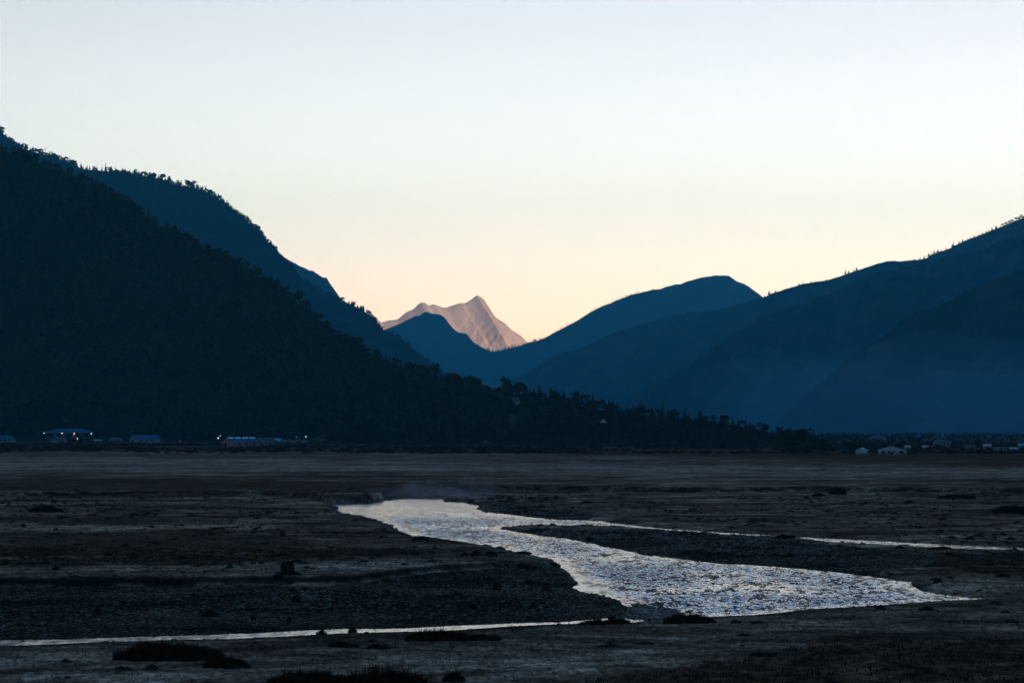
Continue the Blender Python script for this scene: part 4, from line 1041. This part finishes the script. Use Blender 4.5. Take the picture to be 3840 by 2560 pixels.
CL = [('scrub_clump', 'biggest dark scrub clump, overlapping the near water channel', 625, 2462, 420, 78, 0.5, 0.3),
      ('scrub_clump', 'lower reddish scrub trailing off from the biggest clump', 845, 2490, 180, 62, 0.5, 0.3),
      ('scrub_clump', 'wide ragged scrub clump at the bottom edge of the view', 1440, 2562, 330, 92, 0.5, 0.22),
      ('scrub_clump', 'reddish scrub clump joining the wide ragged one', 1160, 2556, 330, 74, 0.5, 0.2),
      ('grass_tussock', 'square-topped dark tussock alone near the bottom edge', 1702, 2540, 84, 54, 0.5, 0.35),
      ('grass_tussock', 'long dark tussock bank jutting into the near channel', 1640, 2398, 250, 56, 0.4, 0.25),
      ('grass_tussock', 'low tapering tussock trailing behind the long dark bank', 1800, 2396, 170, 36, 0.4, 0.25),
      ('grass_tussock', 'spiky tussock right of the channel mouth rocks', 2225, 2338, 120, 42, 0.3, 0.35),
      ('grass_tussock', 'spiky tussock touching the calm bright pool', 2312, 2338, 110, 38, 0.3, 0.35),
      ('grass_tussock', 'rounded dark bush at the water edge past the bright pool', 2588, 2334, 200, 44, 0.35, 0.35),
      ('grass_tussock', 'small tuft on the bank just past the rounded dark bush', 2760, 2334, 40, 18, 0.35, 0.5),
      ('grass_tussock', 'feathery tussock on the grassy bank below the near channel', 1285, 2420, 120, 34, 0.4, 0.35),
      ('grass_tussock', 'small low tuft on the grass below the calm pool', 2280, 2420, 86, 18, 0.4, 0.4),
      ('grass_tussock', 'tuft with tall stalks on the ridge beneath the feathery tussock', 1418, 2428, 90, 30, 0.4, 0.3),
      ('grass_tussock', 'dark tuft in the middle of the open grass', 2860, 2452, 110, 22, 0.45, 0.35),
      ('grass_tussock', 'small dark tuft by the edge of the dark scrub', 2790, 2378, 60, 14, 0.4, 0.4),
      ('bush', 'dark bush on the far meadow under the terrace step', 3142, 1852, 66, 26, 0.4, 0.4),
      ('bush', 'low bush left of the dark meadow bush', 3070, 1858, 50, 14, 0.4, 0.4),
      ('bush', 'broad low bush mass right of the dark meadow bush', 3590, 1868, 150, 18, 0.4, 0.3),
      ('bush', 'small square bush on the meadow below the terrace', 3410, 1884, 36, 14, 0.4, 0.4),
      ('bush', 'dark sprawling bush at the right edge of the meadow', 3800, 1922, 150, 34, 0.4, 0.3),
      ('bush', 'leaning bush overhanging the narrow side channel', 2945, 2020, 80, 26, 0.2, 0.3),
      ('bush', 'grassy tuft on the island edge beside the side channel', 3530, 2064, 90, 16, 0.2, 0.3),
      ('bush', 'dark pile of brushwood on the left meadow', 170, 1918, 130, 28, 0.4, 0.3),
      ('bush', 'twiggy bush on the near river bank', 1785, 2096, 40, 32, 0.5, 0.5)]
for i, (n_, l_, x, y, w_, h_, z_, dp) in enumerate(CL):
    clump(n_, l_, 'bush' if n_ != 'grass_tussock' else 'tussock', x, y, w_, h_, z_, dp, 200 + i, mat='dry_scrub')
# stones and turf hummocks one can tell apart
def rock_proto(seed, flat=0.6):
    r = np.random.default_rng(seed)
    V = []; n = 7
    for i, (z, q) in enumerate(((-0.9, 0.55), (-0.35, 0.95), (0.25, 1.0), (0.75, 0.62))):
        for j in range(n):
            a = 2 * math.pi * (j + 0.5 * (i % 2)) / n
            k = q * r.uniform(0.8, 1.15); V.append((k * math.cos(a), k * math.sin(a) * 0.8, z * flat * r.uniform(0.85, 1.15)))
    V += [(0, 0, flat * 0.95), (0, 0, -flat)]
    T = []
    for i in range(3):
        for j in range(n):
            a, b, c_, d = i * n + j, i * n + (j + 1) % n, (i + 1) * n + (j + 1) % n, (i + 1) * n + j
            T += [(a, b, c_), (a, c_, d)]
    T += [(21 + j, 21 + (j + 1) % n, 28) for j in range(n)] + [((j + 1) % n, j, 29) for j in range(n)]
    return np.array(V), np.array(T)


ROCKS = [rock_proto(300 + k, 0.5 + 0.1 * (k % 3)) for k in range(6)]
HUM = []
for k in range(4):
    V, Q = mound(0.5, 0.42, 0.36, 400 + k, 20)
    B, T = blades(240, 0.5, 0.4, 0.10, 0.26, 0.012, 410 + k)
    B[:, 2] += 0.3 * np.clip(1 - (B[:, 0] / 0.55) ** 2 - (B[:, 1] / 0.5) ** 2, 0, 1)
    HUM.append(mesh('turf_hummock', np.concatenate([V, B]), [Q, T + len(V)], M['turf'], True))
hum = [(367, 2292, 30, 26), (452, 2276, 34, 14), (530, 2262, 44, 14), (790, 2304, 74, 30), (950, 2314, 26, 18), (1083, 2320, 30, 24), (1204, 2352, 56, 28), (1322, 2352, 40, 26), (1110, 2248, 44, 24), (1450, 2170, 40, 14), (1860, 2204, 46, 24), (1985, 2180, 70, 20), (2050, 2204, 54, 16), (1776, 2272, 40, 22), (1712, 2226, 60, 16), (1450, 2214, 36, 14),
       (1842, 2098, 64, 18), (1740, 2100, 52, 14), (1958, 2120, 52, 16), (1985, 2125, 80, 18), (2080, 2108, 50, 14), (1960, 2080, 90, 10), (1576, 2032, 90, 14), (1430, 2018, 26, 10), (1330, 1952, 30, 8), (2210, 2016, 46, 16), (2330, 1986, 30, 10), (1990, 1870, 26, 10), (2085, 1870, 22, 14), (1905, 1880, 40, 8), (2200, 1885, 60, 10),
       (470, 2058, 40, 12), (1060, 2010, 40, 10), (290, 2052, 40, 8), (3760, 2160, 60, 12), (2960, 2080, 40, 16), (3560, 2080, 50, 12), (3150, 2046, 36, 12), (3372, 2056, 40, 12), (500, 1932, 50, 10), (240, 1940, 60, 8), (370, 1922, 40, 8), (1010, 1922, 40, 10), (720, 1932, 44, 8)]
for i, (x, y, w_, h_) in enumerate(hum):
    p = on_ground(x, y, 0.35); d = p[1]; s_ = w_ / F * d; hz = h_ / F * d
    p[2] = plain_z(p[0], p[1]) - 0.02
    lab = 'dark turf hummock capped with dry grass on the gravel bar' if (y > 2190 or (y < 2200 and x > 1700 and y > 2160)) else ('dark turf hummock capped with dry grass on the river meadow')
    e = obj('turf_hummock', HUM[i % 4], None, tuple(p)); e.rotation_euler = (0, 0, random.uniform(0, 6.28))
    tag(e, lab, 'hummock', 'turf hummocks on the gravel bar' if 'gravel' in lab else 'turf hummocks on the meadow')
    e.scale = (s_, s_ * 0.9, hz / 0.4)
for i, (x, y, w_, lab) in enumerate([(3235, 2047, 26, 'single round boulder in the edge of the side channel'), (2490, 2006, 40, 'dark boulder on the island gravel near its tip'), (3196, 2369, 9, 'small black stone beside the scrap of white litter')]):
    p = on_ground(x, y, 0.2); s_ = w_ / F * p[1] / 2; p[2] = plain_z(p[0], p[1]) + s_ * 0.25
    o = obj('boulder', mesh('boulder', ROCKS[i][0] * s_, ROCKS[i][1], M['stone'], True), None, tuple(p)); tag(o, lab, 'boulder')
g = Geo(); rr = np.random.default_rng(9); V = rr.uniform(-0.11, 0.11, (9, 3)) * (1, 0.7, 0.5); g.add(V, T=[(0, 1, 2), (2, 3, 4), (4, 5, 6), (6, 7, 8), (0, 4, 8), (1, 5, 7), (2, 6, 3), (0, 3, 7)])
p = on_ground(3215, 2369, 0.4); p[2] = plain_z(p[0], p[1]) + 0.06
tag(obj('litter', g.mesh('litter', M['rail']), None, tuple(p)), 'scrap of white litter lying alone on the dark grass', 'litter')

# the uprooted stump on the left meadow
p = on_ground(1078, 2168, 0.6); d = p[1]; p[2] = plain_z(p[0], p[1])
st = empty('tree_stump', tuple(p), 'broken dark tree stump with a jagged top and one sprawling root', 'stump')
g = Geo(); rr = np.random.default_rng(12); n = 16; V = []
for z, q in ((-0.1, 0.62), (0.12, 0.55), (0.4, 0.5), (0.66, 0.52)):
    for j in range(n):
        a = 2 * math.pi * j / n; k = q * rr.uniform(0.88, 1.12); V.append((k * math.cos(a), k * math.sin(a), z))
for j in range(n):
    a = 2 * math.pi * j / n; q = 0.5 * rr.uniform(0.8, 1.0); V.append((q * math.cos(a), q * math.sin(a), 0.7 + rr.uniform(0.0, 0.38)))
V.append((0, 0, 0.55))
Q = [(i * n + j, i * n + (j + 1) % n, (i + 1) * n + (j + 1) % n, (i + 1) * n + j) for i in range(4) for j in range(n)]
g.add(V, [(4 * n + j, 4 * n + (j + 1) % n, 5 * n) for j in range(n)], Q); obj('trunk', g.mesh('stump_trunk', M['dead_wood'], True), st)
for pts, r0 in (([(0.35, -0.2, 0.2), (0.8, -0.4, 0.14), (1.25, -0.55, 0.0)], (0.2, 0.13, 0.03)), ([(-0.3, -0.3, 0.15), (-0.62, -0.5, 0.1), (-0.8, -0.6, -0.05)], (0.16, 0.1, 0.04)), ([(0.2, 0.1, 0.7), (0.3, 0.1, 1.0), (0.42, 0.1, 1.15)], (0.14, 0.08, 0.02))):
    g = Geo(); g.tube(pts, r0, 7); obj('root', g.mesh('root', M['dead_wood'], True), st)

# birds high over the valley
for px, py, d, lab in ((806, 473, 620, 'tiny bird gliding above the second hill'), (1965, 535, 640, 'tiny bird high in the middle of the empty sky')):
    b = empty('bird', tuple(at(px, py, d)), lab, 'bird'); g = Geo()
    g.add([(0, 0.28, 0), (0.06, 0, 0.04), (-0.06, 0, 0.04), (0, 0, -0.05), (0, -0.3, 0), (0.1, -0.36, 0), (-0.1, -0.36, 0)], T=[(0, 2, 1), (0, 1, 3), (0, 3, 2), (1, 2, 4), (1, 4, 3), (2, 3, 4), (4, 6, 5)])
    for s_ in (-1, 1):
        k = g.n; g.add([(0.05 * s_, 0.1, 0.03), (0.05 * s_, -0.1, 0.03), (0.4 * s_, 0.06, 0.14), (0.4 * s_, -0.12, 0.13), (0.75 * s_, -0.08, 0.08)], Q=[(0, 2, 3, 1)], T=[(2, 4, 3)])
    obj('body', g.mesh('body', M['dead_wood']), b)

# ---------------------------------------------------------------- what nobody would count
def scattered_ground(n, px0, px1, py0, py1, seed):
    r = np.random.default_rng(seed)
    px = r.uniform(px0, px1, n); d0, d1 = H * F / (py1 - HY), H * F / (py0 - HY)
    d = np.sqrt(r.uniform(d0 ** 2, d1 ** 2, n))
    return (px - CX) / F * d, d


sx, sy = scattered_ground(150000, -250, 4100, 1872, 2440, 31)
tz, gv, sb, fr, sc2, br, sd3 = terrain(sx, sy)
edge_ = (sd3 < 0.9) & (sd3 > -0.2)
drift = fbm(sx * 0.12, sy * 0.08, 4, 0.55, 66)
k = ((gv > 0.5) & (sd3 > 0.0)) & (rng.random(len(sx)) < np.clip(0.42 + drift * 1.5, 0.06, 0.9)) | ((gv > 0.5) & (sd3 > -0.7) & (sd3 <= 0) & (rng.random(len(sx)) < 0.12)) | (edge_ & (rng.random(len(sx)) < 0.35) & (sy < 340) & ~((sy < 130) & (gv < 0.5)))
x, y, z = sx[k], sy[k], tz[k]; z = np.maximum(z, -0.04)
s_ = 0.04 + 0.13 * rng.random(len(x)) ** 4 + 0.035 * rng.random(len(x)); s_ *= np.clip(y / 150, 0.9, 1.6) * (1 + 0.9 * (rng.random(len(x)) < 0.03)) * np.clip(1 + drift[k], 0.7, 1.4)
fo = obj('stones', scatter('stones', ROCKS, np.stack([x, y, z + s_ * 0.1], -1), np.stack([s_ * 1.25, s_, s_ * 0.8], -1), rng.uniform(0, 6.28, len(x)), rng.integers(0, 6, len(x)), M['stone'], True))
tag(fo, 'grey river stones covering the gravel bars', 'stones', kind='stuff')
# stones breaking the water round the tip of the near gravel bar
q = rng.random(420); a_ = rng.normal(size=420)
rx_ = 2380 + 130 * q + 40 * a_; ry_ = 2288 + 20 * q + 13 * rng.normal(size=420)
P = np.stack([on_ground(u, v) for u, v in zip(rx_, ry_)]); s_ = rng.uniform(0.08, 0.3, 420)
fo = obj('stones', scatter('stones', ROCKS, P + np.array([0, 0, 0.0]), np.stack([s_ * 1.4, s_, s_ * 0.7], -1), rng.uniform(0, 6.28, 420), rng.integers(0, 6, 420), M['stone'], True))
tag(fo, 'wet stones breaking the shallow water off the gravel point', 'stones', kind='stuff')

# short grass tufts and dry stalks
TUFT = []
for k in range(6):
    V, T = blades(9, 0.16, 0.14, 0.06, 0.17, 0.012, 500 + k, 0.5); TUFT.append((V, T))
sx, sy = scattered_ground(60000, -250, 4100, 2080, 2680, 32)
tz, gv, sb, fr, sc2, br, sd3 = terrain(sx, sy)
k = (gv < 0.5) & (sd3 > 0.4) & (rng.random(len(sx)) < 0.5)
for which_, sel, mat, lab in (('grass', k & (sb < 0.5), 'dry_grass', 'short frosted grass tufts on the near banks'), ('scrub_growth', k & (sb >= 0.5), 'dry_scrub', 'low dark scrub stems spread over the near banks')):
    x, y, z = sx[sel], sy[sel], tz[sel]
    s_ = rng.uniform(0.5, 1.3, len(x)) * (1.0 if which_ == 'grass' else 1.7)
    fo = obj(which_, scatter(which_, TUFT, np.stack([x, y, z], -1), s_, rng.uniform(0, 6.28, len(x)), rng.integers(0, 6, len(x)), M[mat]))
    tag(fo, lab, which_.replace('_', ' '), kind='stuff')
STALK = []
for k in range(5):
    V, T = blades(5, 0.12, 0.1, 0.3, 0.75, 0.010, 540 + k, 0.35); STALK.append((V, T))
sx, sy = scattered_ground(9000, -250, 4100, 1900, 2640, 33)
cl = fbm(sx * 0.09, sy * 0.05, 3, 0.5, 77)
tz, gv, sb, fr, sc2, br, sd3 = terrain(sx, sy)
k = (gv < 0.5) & (sd3 > 0.3) & (cl > 0.12)
x, y, z = sx[k], sy[k], tz[k]; s_ = rng.uniform(0.5, 1.25, len(x))
fo = obj('weeds', scatter('weeds', STALK, np.stack([x, y, z], -1), s_, rng.uniform(0, 6.28, len(x)), rng.integers(0, 5, len(x)), M['dry_scrub']))
tag(fo, 'thin dry weed stalks scattered over the meadows', 'weeds', kind='stuff')
# rough brush along the far edge of the plain
sx, sy = scattered_ground(14000, -250, 4100, 1668, 1712, 34)
tz, gv, sb, fr, sc2, br, sd3 = terrain(sx, sy)
cl = fbm(sx * 0.01, sy * 0.022, 4, 0.55, 78); u_ = CX + F * sx / sy
lim = np.interp(u_, T_BR[:, 0], T_BR[:, 1]) + 6
k = (cl > 0.02) & ((HY + F * (H - 1) / sy) < lim)
x, y, z = sx[k][:4200], sy[k][:4200], tz[k][:4200]; s_ = rng.uniform(0.9, 2.2, len(x))
BR = [leaf_proto(580 + j, 4, 16, 0.3, 0.8, 0.0) for j in range(4)]
fo = obj('brush', scatter('brush', BR, np.stack([x, y, z - 0.3], -1), np.stack([s_ * 2.2, s_ * 1.6, s_ * 0.8], -1), rng.uniform(0, 6.28, len(x)), rng.integers(0, 4, len(x)), M['dry_scrub']))
tag(fo, 'rough low brush along the far edge of the plain', 'brush', kind='stuff')

# hazy woods and hedges over the valley floor on the right
r_ = np.random.default_rng(61); n_ = 1500
u_ = r_.uniform(2820, 4100, n_); d_ = r_.uniform(1150, 4200, n_)
x, y = (u_ - CX) / F * d_, d_; cl = fbm(x * 0.004, y * 0.0035, 3, 0.5, 91); k = (cl > -0.05) | (d_ > 1900)
x, y = x[k], y[k]; z = terrain(x, y)[0]; s_ = r_.uniform(2.2, 5.5, len(x)) * np.interp(y, [1200, 3000], [0.8, 1.5])
fo = obj('woodland', scatter('woodland', LEAFY, np.stack([x, y, z - 0.5], -1), np.stack([s_ * 1.3, s_ * 1.3, s_], 1), r_.uniform(0, 6.28, len(x)), r_.integers(0, 6, len(x)), M['leaves']))
tag(fo, 'hazy hedges and woods spread over the valley floor round the hamlet', 'woodland', kind='stuff')
# little turf clods strewn over the meadows
CLOD = []
for j in range(5):
    V, Q = mound(0.5, 0.42, 0.34, 700 + j, 12); T = np.concatenate([Q[:, [0, 1, 2]], Q[:, [0, 2, 3]]])
    B, T2 = blades(26, 0.45, 0.36, 0.15, 0.4, 0.014, 710 + j); CLOD.append((np.concatenate([V, B]), np.concatenate([T, T2 + len(V)])))
sx, sy = scattered_ground(16000, -250, 4100, 1860, 2640, 62)
tz, gv, sb, fr, sc2, br, sd3 = terrain(sx, sy)
cl = fbm(sx * 0.06, sy * 0.035, 3, 0.5, 92)
k = (gv < 0.5) & (sd3 > 0.5) & (rng.random(len(sx)) < np.clip(0.25 + cl * 1.6, 0.02, 0.9)); k &= (sy > 150) | (rng.random(len(sx)) < 0.3)
x, y, z = sx[k], sy[k], tz[k]; s_ = 0.25 + 0.9 * rng.random(len(x)) ** 3
fo = obj('turf_clods', scatter('turf_clods', CLOD, np.stack([x, y, z - 0.02], -1), np.stack([s_ * 1.3, s_, s_ * rng.uniform(0.4, 1.0, len(x))], -1), rng.uniform(0, 6.28, len(x)), rng.integers(0, 5, len(x)), M['turf']))
tag(fo, 'small dark turf clods strewn over the meadows', 'turf clods', kind='stuff')
# ================================================================ air, light, camera
SUN_AZ, SUN_EL = 140.0, 2.6         # degrees to the right of the view, and above the horizon


def haze():
    g = Geo(); g.box(-12600, 12600, -11600, 25500, -3.5, 2900)
    m = bpy.data.materials.new('haze'); m.use_nodes = True
    nt = m.node_tree; nt.nodes.clear()
    out = N(nt, 'ShaderNodeOutputMaterial'); v = N(nt, 'ShaderNodeVolumePrincipled')
    v.inputs['Color'].default_value = (*HAZE_COL, 1); v.inputs['Density'].default_value = HAZE_DENS; v.inputs['Anisotropy'].default_value = 0.0
    nt.links.new(v.outputs[0], out.inputs['Volume'])
    tag(obj('haze', g.mesh('haze', m)), kind='stuff')


HAZE_COL, HAZE_DENS = (0.06, 0.60, 0.80), 0.057e-3
haze()


def mist(name, c, rad, dens, col, seed, label):
    """a lumpy closed body of thin vapour"""
    th = np.linspace(0, math.pi, 26)[1:-1]; ph = np.linspace(0, 2 * math.pi, 48, endpoint=False)
    TH, PH = np.meshgrid(th, ph, indexing='ij')
    u = np.stack([np.sin(TH) * np.cos(PH), np.sin(TH) * np.sin(PH), np.cos(TH)], -1)
    k = 1 + 0.9 * fbm(u[..., 0] * 2.2 + seed, u[..., 1] * 2.2 + u[..., 2] * 1.3, 3)
    V = (u * k[..., None] * np.array(rad)).reshape(-1, 3); n = 48
    Q = [(i * n + j, (i + 1) * n + j, (i + 1) * n + (j + 1) % n, i * n + (j + 1) % n) for i in range(23) for j in range(n)]
    V = np.concatenate([V, [(0, 0, rad[2]), (0, 0, -rad[2])]]); t = len(V) - 2
    T = [(t, j, (j + 1) % n) for j in range(n)] + [(t + 1, 23 * n + (j + 1) % n, 23 * n + j) for j in range(n)]
    m = bpy.data.materials.new(name); m.use_nodes = True; nt = m.node_tree; nt.nodes.clear()
    out = N(nt, 'ShaderNodeOutputMaterial'); v = N(nt, 'ShaderNodeVolumePrincipled')
    v.inputs['Color'].default_value = (*col, 1); v.inputs['Density'].default_value = dens
    nt.links.new(v.outputs[0], out.inputs['Volume'])
    tag(obj(name, mesh(name, V, [np.array(T), np.array(Q)], m, True), None, c), label, name.replace('_', ' '), kind='stuff')


p = on_ground(1590, 1868, 0.0); mist('mist', (p[0], p[1], 0.3), (8.5, 13, 2.2), 0.015, (0.85, 0.85, 0.82), 1, 'thin steam drifting off the far bend of the river')
p = on_ground(1775, 1862, 0.3); mist('mist', (p[0], p[1], 0.6), (4, 9, 3.0), 0.008, (0.8, 0.85, 0.9), 4, 'wisp of steam rising beside the far gravel bar')
mist('valley_mist', (1000, 3000, 20), (720, 900, 135), 0.24e-3, (0.14, 0.60, 0.86), 7, 'blue smoke haze lying at the foot of the right-hand range')

w = bpy.data.worlds.new('World'); SC.world = w; w.use_nodes = True
nt = w.node_tree; bg = nt.nodes['Background']
sky = N(nt, 'ShaderNodeTexSky'); sky.sky_type = 'NISHITA'; sky.sun_disc = False
sky.sun_elevation = R(SUN_EL); sky.sun_rotation = R(SUN_AZ)
sky.altitude = 2600; sky.air_density = 1.0; sky.dust_density = 1.0; sky.ozone_density = 1.0
# white balance of the low sky: warm and bright round the horizon and towards the dawn side, bluer overhead
tc = N(nt, 'ShaderNodeTexCoord'); sp = N(nt, 'ShaderNodeSeparateXYZ'); nt.links.new(tc.outputs['Generated'], sp.inputs[0])
el_ = N(nt, 'ShaderNodeValToRGB'); cr = el_.color_ramp
for p_, c_ in ((0.045, (2.2, 1.43, 1.68)), (0.078, (2.42, 1.60, 1.63)), (0.11, (2.55, 1.71, 1.60)), (0.15, (2.26, 1.475, 1.38)), (0.2, (1.90, 1.21, 1.10)), (0.32, (1.0, 1.07, 1.48)), (0.6, (0.8, 0.84, 1.12))):
    e_ = cr.elements.new(p_); e_.color = (*c_, 1)
cr.elements.remove(cr.elements[0]); cr.elements.remove(cr.elements[-1])
nt.links.new(sp.outputs['Z'], el_.inputs[0])
azr = N(nt, 'ShaderNodeMapRange'); nt.links.new(sp.outputs['X'], azr.inputs[0])
azr.inputs['From Min'].default_value = -0.27; azr.inputs['From Max'].default_value = 0.27; azr.inputs['To Min'].default_value = 0.62; azr.inputs['To Max'].default_value = 1.1
m1 = N(nt, 'ShaderNodeVectorMath', operation='MULTIPLY'); nt.links.new(sky.outputs[0], m1.inputs[0]); nt.links.new(el_.outputs[0], m1.inputs[1])
m2 = N(nt, 'ShaderNodeVectorMath', operation='SCALE'); nt.links.new(m1.outputs[0], m2.inputs[0]); nt.links.new(azr.outputs[0], m2.inputs['Scale'])
# the dawn glow is ahead; the sky behind the viewpoint is dimmer and bluer
bk = N(nt, 'ShaderNodeValToRGB'); mr = N(nt, 'ShaderNodeMapRange'); nt.links.new(sp.outputs['Y'], mr.inputs[0])
mr.inputs['From Min'].default_value = -0.5; mr.inputs['From Max'].default_value = 0.9
nt.links.new(mr.outputs[0], bk.inputs[0])
bk.color_ramp.elements[0].position = 0.0; bk.color_ramp.elements[0].color = (0.14, 0.27, 0.44, 1)
bk.color_ramp.elements[1].position = 1.0; bk.color_ramp.elements[1].color = (1, 1, 1, 1)
m3 = N(nt, 'ShaderNodeVectorMath', operation='MULTIPLY'); nt.links.new(m2.outputs[0], m3.inputs[0]); nt.links.new(bk.outputs[0], m3.inputs[1])
nt.links.new(m3.outputs[0], bg.inputs['Color'])
bg.inputs['Strength'].default_value = 0.15

sl = bpy.data.lights.new('sun', 'SUN'); sl.energy = 5.0; sl.angle = R(0.5); sl.color = (1.0, 0.50, 0.16)
so = bpy.data.objects.new('sun', sl); COL.objects.link(so)
az, el = R(SUN_AZ), R(SUN_EL)
sd_ = Vector((math.sin(az) * math.cos(el), math.cos(az) * math.cos(el), math.sin(el)))   # towards the sun
so.rotation_euler = (-sd_).to_track_quat('-Z', 'Y').to_euler()

cam = bpy.data.cameras.new('camera'); co = bpy.data.objects.new('camera', cam); COL.objects.link(co)
co.location = (0, 0, H); co.rotation_euler = (R(90), 0, 0)
cam.sensor_width = 36; cam.lens = F / 3840 * 36; cam.shift_y = (HY - 1280) / 3840
cam.clip_start = 0.5; cam.clip_end = 80000
SC.camera = co
SC.view_settings.view_transform = 'Standard'; SC.view_settings.look = 'None'; SC.view_settings.gamma = 1.0
SC.view_settings.exposure = 2.40
SC.render.engine = 'CYCLES'
SC.cycles.volume_bounces = 0
SC.cycles.max_bounces = 6
SC.cycles.use_denoising = True
